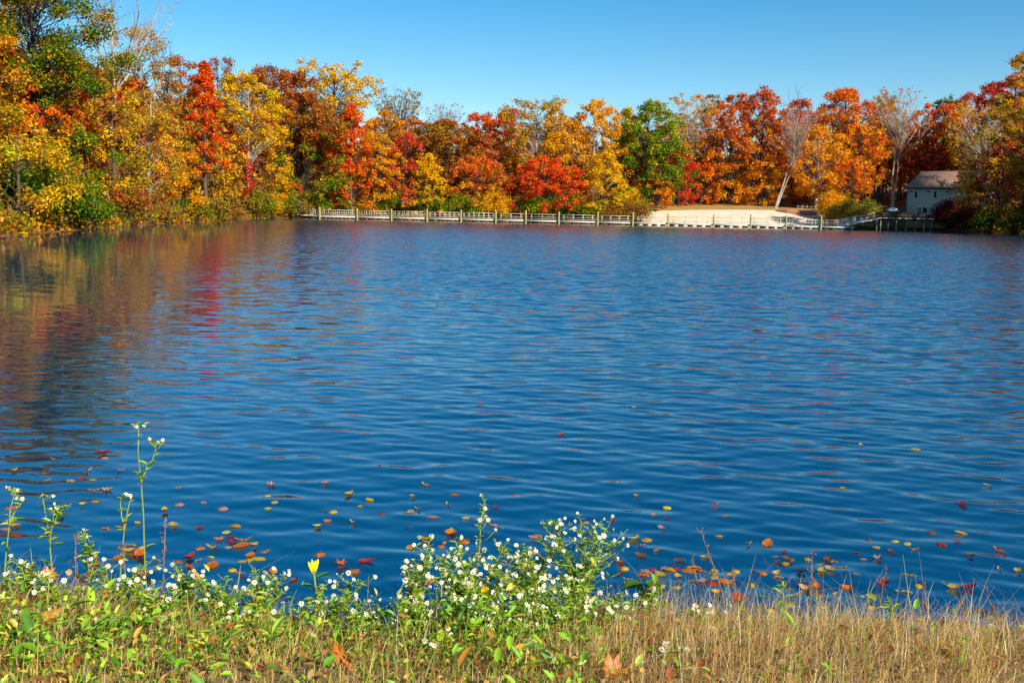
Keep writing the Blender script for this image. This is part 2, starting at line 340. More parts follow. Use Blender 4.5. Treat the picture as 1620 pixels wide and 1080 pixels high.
def tree(name, label, px, Y, top, wpx, bottom, shape='round', pal='gold', low=None, dens=1.0, leaf=0.42, bark='bark', seed=0, group=None,
         lean=0.0, clump=1.0, bare=0, trunk=1.0, stems=1, cat='tree', ground=None, droop=0.0, depth_k=0.9, ncl_k=1.0, lev=3):
    """tree from its place in the picture and its distance; every size is in metres in the scene"""
    rs = np.random.RandomState(seed + int(px * 7 + top * 13 + Y) % 9973)
    for _ in range(40):
        x = x_at(px, Y, 3.0)
        if lake_sd([(x, Y)])[0] > 1.6: break
        Y += 1.5
    wpx *= 1.30; dens *= 1.3; leaf *= 1.10 if Y > 125 else 0.76; bottom += (12 if Y > 110 else 6)
    gz = float(terrain(x, Y)[0]) if ground is None else ground
    x = x_at(px, Y, gz); ztop = at_depth(px, top, Y)[2]; zbot = max(at_depth(px, bottom, Y)[2], gz + 0.2)
    H = ztop - gz; W = wpx / F_PX * Y * 0.5; hb = zbot - gz; hc = H - hb
    root = empty(name, (x, Y, gz - 0.05)); tag(root, label, cat, group)
    tl = lean * (ztop - gz)
    # trunk and limbs
    wood = MB(); r0 = (0.012 * H + 0.05) * trunk; nseg = 7
    tops = []
    for s_ in range(stems):
        hs_ = np.linspace(0, 0.93 if not bare else 0.55, nseg) * H * (1 - 0.08 * s_); off = (s_ - (stems - 1) / 2) * 0.9
        wob = np.cumsum(rs.normal(0, 0.018 * H / nseg * 3, (nseg, 2)), 0) * 0.6; wob[0] = 0
        P = np.stack([tl * hs_ / H + wob[:, 0] + off * (0.15 + hs_ / H * 1.6), wob[:, 1] + off * 0.3, hs_], 1)
        wood.tube(P, r0 * (1 - 0.86 * np.linspace(0, 1, nseg)) * (1.25 if s_ == 0 else 0.85) * np.where(np.arange(nseg) == 0, 1.35, 1), 7, cap=False)
        tops.append(P)
    P = tops[0]
    def on_trunk(Pk, h):
        return np.array([np.interp(h, Pk[:, 2], Pk[:, k]) for k in (0, 1, 2)])
    if bare:
        for Pk in tops:
            for j in range(bare):
                h = rs.uniform(max(0.28, hb / H * 0.8), 0.55) * H; s = on_trunk(Pk, h); a = rs.uniform(0, 6.28); e = rs.uniform(0.55, 1.3)
                d = np.array([math.cos(a) * math.cos(e), math.sin(a) * math.cos(e), math.sin(e)])
                branch_rec(wood, rs, s, d, (H - h) * rs.uniform(0.42, 0.6) * min(1.0, 0.55 + W / hc), r0 * 0.42, lev, 0.42)
            branch_rec(wood, rs, Pk[-1], unit(Pk[-1] - Pk[-2]), H * 0.24, r0 * 0.4, lev, 0.38)
    # leaf clumps
    if dens > 0:
        area = math.pi * W * hc * 0.5
        ncl = int(np.clip(area / (1.05 * clump) ** 2 * 0.85 * ncl_k, 9, 190))
        tt = rs.beta(1.25, 1.15, ncl); env = envelope(shape, tt) * W
        rr = np.sqrt(rs.uniform(0.12, 1.0, ncl)) * env; aa = rs.uniform(0, 6.283, ncl)
        lump = 1 + 0.16 * np.sin(aa * 3 + rs.uniform(0, 6)) * np.sin(tt * 9 + rs.uniform(0, 6))
        cc = np.stack([np.cos(aa) * rr * lump + tl * (hb + tt * hc) / H, np.sin(aa) * rr * lump * depth_k, hb + tt * hc * (0.97 + 0.05 * rs.rand(ncl))], 1)
        cc[:, :2] += np.stack([np.interp(cc[:, 2], P[:, 2], P[:, 0]) - tl * cc[:, 2] / H, np.interp(cc[:, 2], P[:, 2], P[:, 1])], 1) * 0.6
        cr = clump * (0.75 + 0.5 * rs.rand(ncl)) * (0.62 + 0.05 * W)
        for k in range(ncl):
            Pk = tops[k % stems]; hz = np.hypot(*(cc[k, :2] - P[0, :2])); h = np.clip(cc[k, 2] - rr[k] * rs.uniform(0.5, 0.95), 0.12 * H, 0.9 * H)
            s = on_trunk(Pk, min(h, Pk[-1, 2])); m_ = (s + cc[k]) / 2 + np.array([0, 0, 0.08 * rr[k]]) + rs.normal(0, 0.06 * rr[k] + 0.02, 3)
            wood.tube([s, m_, cc[k]], np.array([0.34, 0.2, 0.06]) * r0 * (1 - 0.6 * h / H), 3, cap=False)
            for _ in range(1):
                wood.tube([m_ * 0.4 + cc[k] * 0.6, cc[k] + unit(rs.normal(0, 1, 3) + np.array([0, 0, 0.4])) * cr[k] * 0.95], [0.1 * r0, 0.012], 3, cap=False)
        nl = np.maximum((dens * 3.9 * cr ** 2 / (leaf * leaf * 0.31)).astype(int), 6); idx = np.repeat(np.arange(ncl), nl); N = len(idx)
        dirs = unit(rs.normal(0, 1, (N, 3))); dirs[:, 2] *= 0.72
        rad = cr[idx] * np.clip(np.abs(rs.normal(0.72, 0.30, N)), 0.05, 1.55)
        c = cc[idx] + dirs * rad[:, None]; c[:, 2] -= droop * rs.rand(N) ** 2 * 1.5
        # a share of stray leaves on the outer twigs
        nrm = unit(dirs * 0.75 + np.array([0, 0, 0.55]) + rs.normal(0, 0.55, (N, 3)))
        sz = leaf * rs.uniform(0.6, 1.3, N)
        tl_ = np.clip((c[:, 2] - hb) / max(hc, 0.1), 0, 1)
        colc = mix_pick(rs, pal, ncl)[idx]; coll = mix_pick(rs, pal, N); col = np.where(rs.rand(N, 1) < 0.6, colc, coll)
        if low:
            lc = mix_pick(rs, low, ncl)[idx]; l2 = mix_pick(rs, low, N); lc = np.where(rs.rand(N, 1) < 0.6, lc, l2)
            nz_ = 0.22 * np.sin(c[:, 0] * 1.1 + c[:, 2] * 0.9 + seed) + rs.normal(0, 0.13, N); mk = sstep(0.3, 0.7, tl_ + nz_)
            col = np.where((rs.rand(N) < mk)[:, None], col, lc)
        odd = rs.rand(N) < 0.13; col = np.where(odd[:, None], mix_pick(rs, 'olive3 brown2 tan2 amber2 rust1', N), col)
        col = np.clip(col * rs.normal(1, 0.15, (N, 1)) * rs.normal(1, 0.05, (ncl, 1))[idx], 0.004, 0.95)
        far_ = Y > 185
        lv, lf = tri_geo(rs, c, nrm, sz * 0.84) if far_ else leaf_geo(rs, c, nrm, sz)
        put('crown', mesh_np('crown', lv, lf, M['leaf'], np.repeat(col, 3 if far_ else 4, 0)), root)
    put('trunk', wood.mesh('trunk', M[bark], smooth=True), root)
    TREES.append((root, x, Y)); return root
G_L, G_M, G_R, G_B = 'trees on the left shore', 'trees behind the floating dock', 'trees behind the beach', 'trees on the right shore'
NL = 0.30
A, Bt, S = 'autumn_tree', 'bare_tree', 'shrub'
# --- left shore, nearest first
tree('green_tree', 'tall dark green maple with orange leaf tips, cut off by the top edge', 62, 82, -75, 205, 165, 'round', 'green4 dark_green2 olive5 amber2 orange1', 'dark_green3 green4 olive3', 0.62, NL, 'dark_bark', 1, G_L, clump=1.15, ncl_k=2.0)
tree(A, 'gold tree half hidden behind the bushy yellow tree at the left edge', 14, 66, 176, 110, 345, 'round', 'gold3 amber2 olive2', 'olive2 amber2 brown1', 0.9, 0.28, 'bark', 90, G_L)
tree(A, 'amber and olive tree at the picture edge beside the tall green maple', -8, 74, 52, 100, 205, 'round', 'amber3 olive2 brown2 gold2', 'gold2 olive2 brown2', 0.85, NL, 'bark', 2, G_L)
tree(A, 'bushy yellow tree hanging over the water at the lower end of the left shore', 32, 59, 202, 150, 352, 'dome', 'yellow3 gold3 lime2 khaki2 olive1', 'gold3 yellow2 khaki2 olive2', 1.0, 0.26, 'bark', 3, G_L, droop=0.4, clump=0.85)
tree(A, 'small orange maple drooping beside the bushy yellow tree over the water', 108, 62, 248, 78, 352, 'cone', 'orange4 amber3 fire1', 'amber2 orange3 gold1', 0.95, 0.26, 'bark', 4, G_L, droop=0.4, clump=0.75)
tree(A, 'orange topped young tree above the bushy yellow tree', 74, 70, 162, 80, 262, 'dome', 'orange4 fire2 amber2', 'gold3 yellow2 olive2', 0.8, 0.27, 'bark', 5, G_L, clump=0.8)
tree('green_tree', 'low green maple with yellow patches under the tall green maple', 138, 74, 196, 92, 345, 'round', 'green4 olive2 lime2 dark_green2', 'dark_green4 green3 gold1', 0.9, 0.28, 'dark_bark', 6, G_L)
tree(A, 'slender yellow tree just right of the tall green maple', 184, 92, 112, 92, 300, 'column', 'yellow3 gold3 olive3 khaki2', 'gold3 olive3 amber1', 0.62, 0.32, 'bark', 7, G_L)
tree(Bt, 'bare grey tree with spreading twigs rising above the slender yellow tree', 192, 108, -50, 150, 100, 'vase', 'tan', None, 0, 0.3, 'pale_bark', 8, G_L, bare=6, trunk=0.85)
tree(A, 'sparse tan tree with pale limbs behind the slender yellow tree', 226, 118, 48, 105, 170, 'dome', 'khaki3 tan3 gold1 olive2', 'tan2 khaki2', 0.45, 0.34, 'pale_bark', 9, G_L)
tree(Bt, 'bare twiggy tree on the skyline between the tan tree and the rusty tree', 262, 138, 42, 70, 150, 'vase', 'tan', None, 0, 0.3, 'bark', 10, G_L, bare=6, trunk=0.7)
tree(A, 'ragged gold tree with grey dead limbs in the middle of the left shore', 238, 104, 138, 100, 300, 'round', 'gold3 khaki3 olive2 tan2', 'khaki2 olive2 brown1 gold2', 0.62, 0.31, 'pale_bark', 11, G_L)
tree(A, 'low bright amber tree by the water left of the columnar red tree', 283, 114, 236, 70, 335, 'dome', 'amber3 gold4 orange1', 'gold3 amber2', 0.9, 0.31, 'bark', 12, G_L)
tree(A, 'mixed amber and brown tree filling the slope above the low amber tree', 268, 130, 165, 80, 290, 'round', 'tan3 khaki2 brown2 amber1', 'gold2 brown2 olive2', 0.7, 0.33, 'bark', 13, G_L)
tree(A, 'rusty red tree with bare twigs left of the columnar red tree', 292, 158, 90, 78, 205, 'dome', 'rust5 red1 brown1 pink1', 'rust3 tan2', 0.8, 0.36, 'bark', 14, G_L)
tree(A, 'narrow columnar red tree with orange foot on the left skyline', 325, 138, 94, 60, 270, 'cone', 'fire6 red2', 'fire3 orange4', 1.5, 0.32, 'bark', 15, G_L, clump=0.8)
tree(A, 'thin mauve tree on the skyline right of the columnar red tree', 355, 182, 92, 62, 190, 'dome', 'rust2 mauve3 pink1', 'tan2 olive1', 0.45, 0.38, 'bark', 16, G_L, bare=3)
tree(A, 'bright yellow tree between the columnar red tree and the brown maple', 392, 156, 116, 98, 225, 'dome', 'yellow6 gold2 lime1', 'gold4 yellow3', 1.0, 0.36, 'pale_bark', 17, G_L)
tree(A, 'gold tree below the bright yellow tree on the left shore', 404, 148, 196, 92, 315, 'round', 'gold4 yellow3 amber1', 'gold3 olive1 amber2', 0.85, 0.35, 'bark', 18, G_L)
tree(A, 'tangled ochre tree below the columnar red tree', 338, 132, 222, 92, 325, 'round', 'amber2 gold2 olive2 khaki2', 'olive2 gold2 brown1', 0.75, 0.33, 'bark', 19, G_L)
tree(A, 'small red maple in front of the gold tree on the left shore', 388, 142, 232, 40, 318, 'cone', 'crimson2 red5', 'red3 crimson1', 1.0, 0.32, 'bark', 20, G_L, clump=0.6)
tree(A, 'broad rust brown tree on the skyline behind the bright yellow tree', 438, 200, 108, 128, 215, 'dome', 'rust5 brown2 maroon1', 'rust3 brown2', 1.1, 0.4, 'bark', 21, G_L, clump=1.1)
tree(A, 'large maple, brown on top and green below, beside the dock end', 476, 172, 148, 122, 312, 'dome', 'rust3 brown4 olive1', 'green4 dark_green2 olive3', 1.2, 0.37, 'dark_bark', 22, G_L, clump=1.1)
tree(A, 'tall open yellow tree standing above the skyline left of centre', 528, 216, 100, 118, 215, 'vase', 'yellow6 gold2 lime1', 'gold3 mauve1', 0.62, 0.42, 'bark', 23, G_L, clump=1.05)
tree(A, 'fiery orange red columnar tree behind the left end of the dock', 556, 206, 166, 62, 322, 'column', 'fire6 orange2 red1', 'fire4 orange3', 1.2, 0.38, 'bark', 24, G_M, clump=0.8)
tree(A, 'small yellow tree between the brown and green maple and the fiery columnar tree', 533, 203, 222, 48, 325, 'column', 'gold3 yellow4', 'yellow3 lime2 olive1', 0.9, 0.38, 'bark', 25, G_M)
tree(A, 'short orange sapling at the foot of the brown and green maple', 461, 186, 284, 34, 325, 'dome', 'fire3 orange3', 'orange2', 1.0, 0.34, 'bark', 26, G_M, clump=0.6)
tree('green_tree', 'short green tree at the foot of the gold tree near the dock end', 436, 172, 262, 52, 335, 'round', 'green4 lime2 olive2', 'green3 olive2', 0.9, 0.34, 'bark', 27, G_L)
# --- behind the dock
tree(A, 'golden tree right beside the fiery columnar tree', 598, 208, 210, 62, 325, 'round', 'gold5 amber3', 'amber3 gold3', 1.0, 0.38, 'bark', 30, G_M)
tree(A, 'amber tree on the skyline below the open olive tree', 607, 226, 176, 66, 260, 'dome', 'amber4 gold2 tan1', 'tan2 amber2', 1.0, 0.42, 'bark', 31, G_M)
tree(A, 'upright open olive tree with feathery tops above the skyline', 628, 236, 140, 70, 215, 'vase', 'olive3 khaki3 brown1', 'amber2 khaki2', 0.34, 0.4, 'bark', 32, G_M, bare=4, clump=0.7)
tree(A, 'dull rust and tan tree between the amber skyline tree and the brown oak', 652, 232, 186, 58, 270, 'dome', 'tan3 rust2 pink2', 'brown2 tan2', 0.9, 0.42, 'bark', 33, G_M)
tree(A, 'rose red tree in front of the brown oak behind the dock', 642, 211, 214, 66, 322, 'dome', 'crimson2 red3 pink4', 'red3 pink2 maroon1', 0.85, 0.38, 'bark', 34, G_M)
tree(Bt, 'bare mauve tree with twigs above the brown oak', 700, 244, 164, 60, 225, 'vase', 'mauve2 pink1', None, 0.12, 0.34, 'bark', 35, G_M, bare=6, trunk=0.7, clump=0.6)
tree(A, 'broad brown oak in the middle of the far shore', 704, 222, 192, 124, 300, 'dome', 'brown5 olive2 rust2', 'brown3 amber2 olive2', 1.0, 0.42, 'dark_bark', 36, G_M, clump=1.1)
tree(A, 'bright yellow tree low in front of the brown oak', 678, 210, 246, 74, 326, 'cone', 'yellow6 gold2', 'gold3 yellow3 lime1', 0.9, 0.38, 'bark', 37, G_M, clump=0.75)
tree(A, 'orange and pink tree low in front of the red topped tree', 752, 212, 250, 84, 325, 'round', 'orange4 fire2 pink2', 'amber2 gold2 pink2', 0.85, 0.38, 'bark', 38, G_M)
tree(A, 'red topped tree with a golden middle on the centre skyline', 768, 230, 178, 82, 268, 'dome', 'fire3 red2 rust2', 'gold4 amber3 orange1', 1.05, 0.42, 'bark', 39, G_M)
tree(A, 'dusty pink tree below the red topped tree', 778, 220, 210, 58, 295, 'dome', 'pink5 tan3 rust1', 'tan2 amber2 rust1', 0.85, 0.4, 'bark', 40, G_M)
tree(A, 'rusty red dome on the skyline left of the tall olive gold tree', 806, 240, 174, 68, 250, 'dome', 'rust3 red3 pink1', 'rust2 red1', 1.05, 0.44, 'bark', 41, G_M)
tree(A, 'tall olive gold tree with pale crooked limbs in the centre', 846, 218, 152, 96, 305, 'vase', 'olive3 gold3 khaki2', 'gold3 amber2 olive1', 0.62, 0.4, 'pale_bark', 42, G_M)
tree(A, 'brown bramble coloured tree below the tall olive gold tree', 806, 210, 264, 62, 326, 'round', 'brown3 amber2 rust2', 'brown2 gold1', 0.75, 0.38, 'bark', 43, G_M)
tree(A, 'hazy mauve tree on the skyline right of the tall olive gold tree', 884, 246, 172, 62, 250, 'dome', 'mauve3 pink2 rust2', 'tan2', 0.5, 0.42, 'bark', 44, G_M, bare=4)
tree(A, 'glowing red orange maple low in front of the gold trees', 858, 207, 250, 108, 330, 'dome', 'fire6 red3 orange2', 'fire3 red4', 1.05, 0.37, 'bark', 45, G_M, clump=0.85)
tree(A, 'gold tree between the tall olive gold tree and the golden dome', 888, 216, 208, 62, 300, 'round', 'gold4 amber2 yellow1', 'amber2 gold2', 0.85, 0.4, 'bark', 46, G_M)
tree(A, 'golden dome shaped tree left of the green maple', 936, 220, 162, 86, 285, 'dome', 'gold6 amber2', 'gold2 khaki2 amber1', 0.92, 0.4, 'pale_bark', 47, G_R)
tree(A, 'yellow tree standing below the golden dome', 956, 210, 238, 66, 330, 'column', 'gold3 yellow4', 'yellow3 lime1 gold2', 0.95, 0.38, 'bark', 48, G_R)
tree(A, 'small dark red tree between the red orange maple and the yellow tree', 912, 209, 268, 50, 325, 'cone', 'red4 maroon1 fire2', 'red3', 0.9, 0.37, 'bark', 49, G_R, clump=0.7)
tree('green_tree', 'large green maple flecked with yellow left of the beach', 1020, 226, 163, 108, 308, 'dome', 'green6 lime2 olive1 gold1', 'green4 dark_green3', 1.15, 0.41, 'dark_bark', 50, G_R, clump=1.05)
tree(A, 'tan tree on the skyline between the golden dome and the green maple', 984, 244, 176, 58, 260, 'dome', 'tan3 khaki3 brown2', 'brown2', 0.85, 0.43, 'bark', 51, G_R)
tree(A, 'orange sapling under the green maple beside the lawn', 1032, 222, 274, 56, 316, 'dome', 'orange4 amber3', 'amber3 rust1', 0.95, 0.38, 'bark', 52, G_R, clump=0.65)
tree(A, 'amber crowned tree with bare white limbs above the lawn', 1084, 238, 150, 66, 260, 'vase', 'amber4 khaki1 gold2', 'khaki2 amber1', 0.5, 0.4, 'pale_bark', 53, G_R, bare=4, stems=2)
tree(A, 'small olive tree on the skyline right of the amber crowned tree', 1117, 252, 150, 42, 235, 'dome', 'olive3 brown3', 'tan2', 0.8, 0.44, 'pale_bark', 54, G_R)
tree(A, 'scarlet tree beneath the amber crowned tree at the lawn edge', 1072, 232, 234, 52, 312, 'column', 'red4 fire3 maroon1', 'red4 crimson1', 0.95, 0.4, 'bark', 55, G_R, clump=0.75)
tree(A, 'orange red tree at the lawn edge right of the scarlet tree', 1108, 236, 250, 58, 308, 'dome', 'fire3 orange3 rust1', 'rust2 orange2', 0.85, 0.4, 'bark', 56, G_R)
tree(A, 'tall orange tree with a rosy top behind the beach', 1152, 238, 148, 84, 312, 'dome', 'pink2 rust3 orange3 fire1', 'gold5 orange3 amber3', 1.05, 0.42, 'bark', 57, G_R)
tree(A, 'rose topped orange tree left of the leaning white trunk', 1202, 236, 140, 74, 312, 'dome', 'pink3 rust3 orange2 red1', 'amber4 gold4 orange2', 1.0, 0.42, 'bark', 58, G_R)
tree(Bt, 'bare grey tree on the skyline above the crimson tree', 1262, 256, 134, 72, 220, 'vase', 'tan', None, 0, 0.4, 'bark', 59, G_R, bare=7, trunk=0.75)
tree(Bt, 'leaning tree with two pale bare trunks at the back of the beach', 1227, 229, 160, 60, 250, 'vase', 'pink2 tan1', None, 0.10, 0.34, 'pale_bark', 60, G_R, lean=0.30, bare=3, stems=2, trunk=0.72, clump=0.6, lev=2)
tree(A, 'crimson tree behind the leaning pale trunks', 1256, 246, 156, 82, 290, 'dome', 'pink3 crimson2 rust2', 'rust2 orange3', 0.9, 0.43, 'bark', 61, G_R)
tree(A, 'tall orange tree in the middle of the woods behind the beach', 1328, 246, 144, 108, 270, 'dome', 'orange6 rust2 fire1', 'orange2 gold3 amber2', 1.1, 0.43, 'bark', 62, G_R)
tree(A, 'golden tree with a pale trunk right of the leaning trunks', 1290, 232, 200, 84, 298, 'round', 'gold5 amber3 orange1', 'amber3 gold3 orange1', 0.95, 0.4, 'pale_bark', 63, G_R)
tree(A, 'red and gold tree below the tall orange tree', 1356, 236, 198, 78, 290, 'round', 'red2 crimson1 gold3 orange2', 'orange3 gold3', 0.9, 0.41, 'bark', 64, G_R)
tree(A, 'olive brown tree on the skyline right of the tall orange tree', 1388, 254, 148, 56, 250, 'dome', 'olive2 brown3 amber2', 'amber2 rust2', 0.75, 0.43, 'bark', 65, G_R)
tree(Bt, 'bare tree with tall pale trunk and rusty twigs right of the olive brown tree', 1412, 240, 136, 70, 235, 'vase', 'rust2 amber1 tan1', None, 0.22, 0.36, 'pale_bark', 66, G_R, bare=4, stems=2, clump=0.6, trunk=0.75, lev=2)
tree(A, 'orange tree low among the dark trunks behind the round bush', 1340, 230, 252, 56, 308, 'dome', 'fire2 orange4 gold1', 'orange2 rust2', 0.8, 0.38, 'bark', 67, G_R, clump=0.7)
tree(Bt, 'faint bare tree on the skyline left of the orange red tree by the house', 1444, 262, 146, 50, 215, 'vase', 'tan', None, 0, 0.4, 'bark', 68, G_R, bare=6, trunk=0.6)
# --- right shore
tree(A, 'orange red tree on the skyline left of the house roof', 1456, 248, 168, 62, 300, 'dome', 'fire4 orange3 red2', 'red3 maroon2 rust1', 1.0, 0.43, 'bark', 70, G_B)
tree('evergreen_tree', 'small dark green treetop on the skyline above the house', 1485, 268, 150, 34, 210, 'round', 'dark_green3 green2', None, 1.1, 0.44, 'dark_bark', 71, G_B)
tree(A, 'coral orange tree directly above the house roof', 1490, 244, 164, 58, 290, 'dome', 'orange3 fire3 pink2', 'red3 maroon2', 1.0, 0.43, 'bark', 72, G_B)
tree(A, 'dull crimson tree on the skyline above the house', 1524, 246, 150, 66, 300, 'dome', 'pink2 crimson3 red2', 'maroon3 red1', 1.0, 0.43, 'bark', 73, G_B)
tree(A, 'dark red tree stepping up the skyline right of the dull crimson tree', 1558, 232, 128, 66, 300, 'dome', 'crimson4 red3', 'maroon3 crimson1', 1.1, 0.42, 'bark', 74, G_B)
tree(A, 'bright red treetop on the skyline beside the tall gold tree', 1594, 222, 112, 66, 290, 'dome', 'red4 crimson3', 'maroon2 rust1', 1.0, 0.42, 'bark', 75, G_B)
tree(A, 'open gold tree with bare white limbs leaning over the house', 1552, 182, 158, 104, 300, 'vase', 'gold2 khaki2 amber1', 'gold2 olive2', 0.42, 0.36, 'pale_bark', 76, G_B, lean=-0.06, bare=5, droop=0.6, clump=0.9)
tree(A, 'yellow drooping young tree in front of the right end of the house', 1530, 176, 232, 40, 342, 'column', 'yellow3 gold3 lime1', 'yellow2 gold2', 0.5, 0.33, 'bark', 77, G_B, clump=0.6, droop=0.6)
tree(A, 'tall gold tree at the right picture edge', 1616, 162, 62, 96, 262, 'column', 'gold3 amber2 khaki2', 'olive2 gold2 amber1', 0.95, 0.34, 'bark', 78, G_B)
tree(A, 'tan and rust tree at the right picture edge below the tall gold tree', 1622, 158, 236, 78, 350, 'round', 'rust2 tan3 amber2', 'brown2 olive2', 0.85, 0.33, 'bark', 79, G_B)
tree(A, 'dim maroon tree between the house and the right picture edge', 1580, 186, 220, 78, 350, 'round', 'maroon4 rust1 crimson1', 'maroon2 dark_green2', 0.95, 0.36, 'dark_bark', 80, G_B)
# right shore beyond the frame: they stand between the sun and the house
for k, (xx, yy_, h_, w_) in enumerate([(97, 168, 21, 9), (100, 156, 22, 10), (95, 146, 20, 9), (112, 170, 24, 11), (98, 134, 20, 10)]):
    pxx = CX + F_PX * xx / yy_ * 0.99; gzz = float(terrain(xx, yy_)[0])
    def py_of(z, Yd=yy_, x_=xx):
        q = np.array([x_, Yd, z]) - CAM; return CY - F_PX * (q @ _U) / (q @ _F)
    tree(A, ['gold brown tree just outside the right picture edge beside the tall gold tree', 'gold brown tree outside the right picture edge, second farthest of five', 'gold brown tree outside the right picture edge, second nearest of five', 'tallest gold brown tree outside the right picture edge', 'nearest gold brown tree outside the right picture edge'][k], pxx, yy_, py_of(gzz + h_), w_ / yy_ * F_PX, py_of(gzz + 3), 'round', 'amber2 gold2 brown2', 'olive2 brown1', 0.9, 0.5, 'bark', 300 + k, 'trees beyond the right picture edge')

# ------------------------------------------------------------------ shrubs along the shores
def shrub(label, px, Y, top, wpx, pal, low=None, dens=1.0, leaf=0.3, seed=0, group='shrubs along the shore', twiggy=0, bottom=None):
    rs = np.random.RandomState(900 + seed); 
    for _ in range(40):
        x = x_at(px, Y, 0.6)
        if lake_sd([(x, Y)])[0] > 0.3: break
        Y += 1.0
    wpx *= 1.15; gz = max(float(terrain(x, Y)[0]), 0.0)
    x = x_at(px, Y, gz); H = max(at_depth(px, top, Y)[2] - gz, 0.8); W = wpx / F_PX * Y / 2
    root = empty(S, (x, Y, gz - 0.05)); tag(root, label, 'shrub', group)
    st = MB(); ncl = int(np.clip(W * H * 2.6, 8, 60)); cc = []
    for k in range(ncl):
        a = rs.uniform(0, 6.28); e = rs.uniform(0.15, 1.0) ** 0.8; r = math.sqrt(rs.uniform(0.05, 1)) * W * 0.85
        p = np.array([math.cos(a) * r, math.sin(a) * r * 0.8, (0.18 + 0.7 * e) * H * (1 - 0.45 * (r / W) ** 2)]); cc.append(p)
        st.tube([[p[0] * 0.12, p[1] * 0.12, 0], p * [0.6, 0.6, 0.62], p], [0.04, 0.025, 0.01], 3, cap=False)
        for _ in range(twiggy):
            q = p + unit(rs.normal(0, 1, 3) + [0, 0, 0.5]) * rs.uniform(0.4, 1.0); st.tube([p * 0.8, q], [0.016, 0.008], 3, cap=False)
    cc = np.array(cc); cr = (0.28 + 0.16 * H) * rs.uniform(0.7, 1.3, ncl); nl = (dens * 2.3 * cr ** 2 / (leaf ** 2 * 0.31)).astype(int) + 6
    idx = np.repeat(np.arange(ncl), nl); N = len(idx); d = unit(rs.normal(0, 1, (N, 3))); d[:, 2] *= 0.8
    c = cc[idx] + d * (cr[idx] * np.clip(np.abs(rs.normal(0.75, 0.3, N)), 0.05, 1.6))[:, None]; c[:, 2] = np.maximum(c[:, 2], 0.1)
    nrm = unit(d * 0.7 + [0, 0, 0.5] + rs.normal(0, 0.6, (N, 3)))
    col = np.where(rs.rand(N, 1) < 0.55, mix_pick(rs, pal, ncl)[idx], mix_pick(rs, pal, N))
    if low: col = np.where((rs.rand(N) < sstep(0.75, 0.25, c[:, 2] / H) * 0.8)[:, None], mix_pick(rs, low, N), col)
    col = np.clip(col * rs.normal(1, 0.14, (N, 1)), 0.004, 0.95)
    lv, lf = leaf_geo(rs, c, nrm, leaf * rs.uniform(0.6, 1.3, N))
    put('foliage', mesh_np('foliage', lv, lf, M['leaf'], np.repeat(col, 4, 0)), root)
    put('stem', st.mesh('stem', M['bark']), root); return root
GS = 'shrubs along the shore'
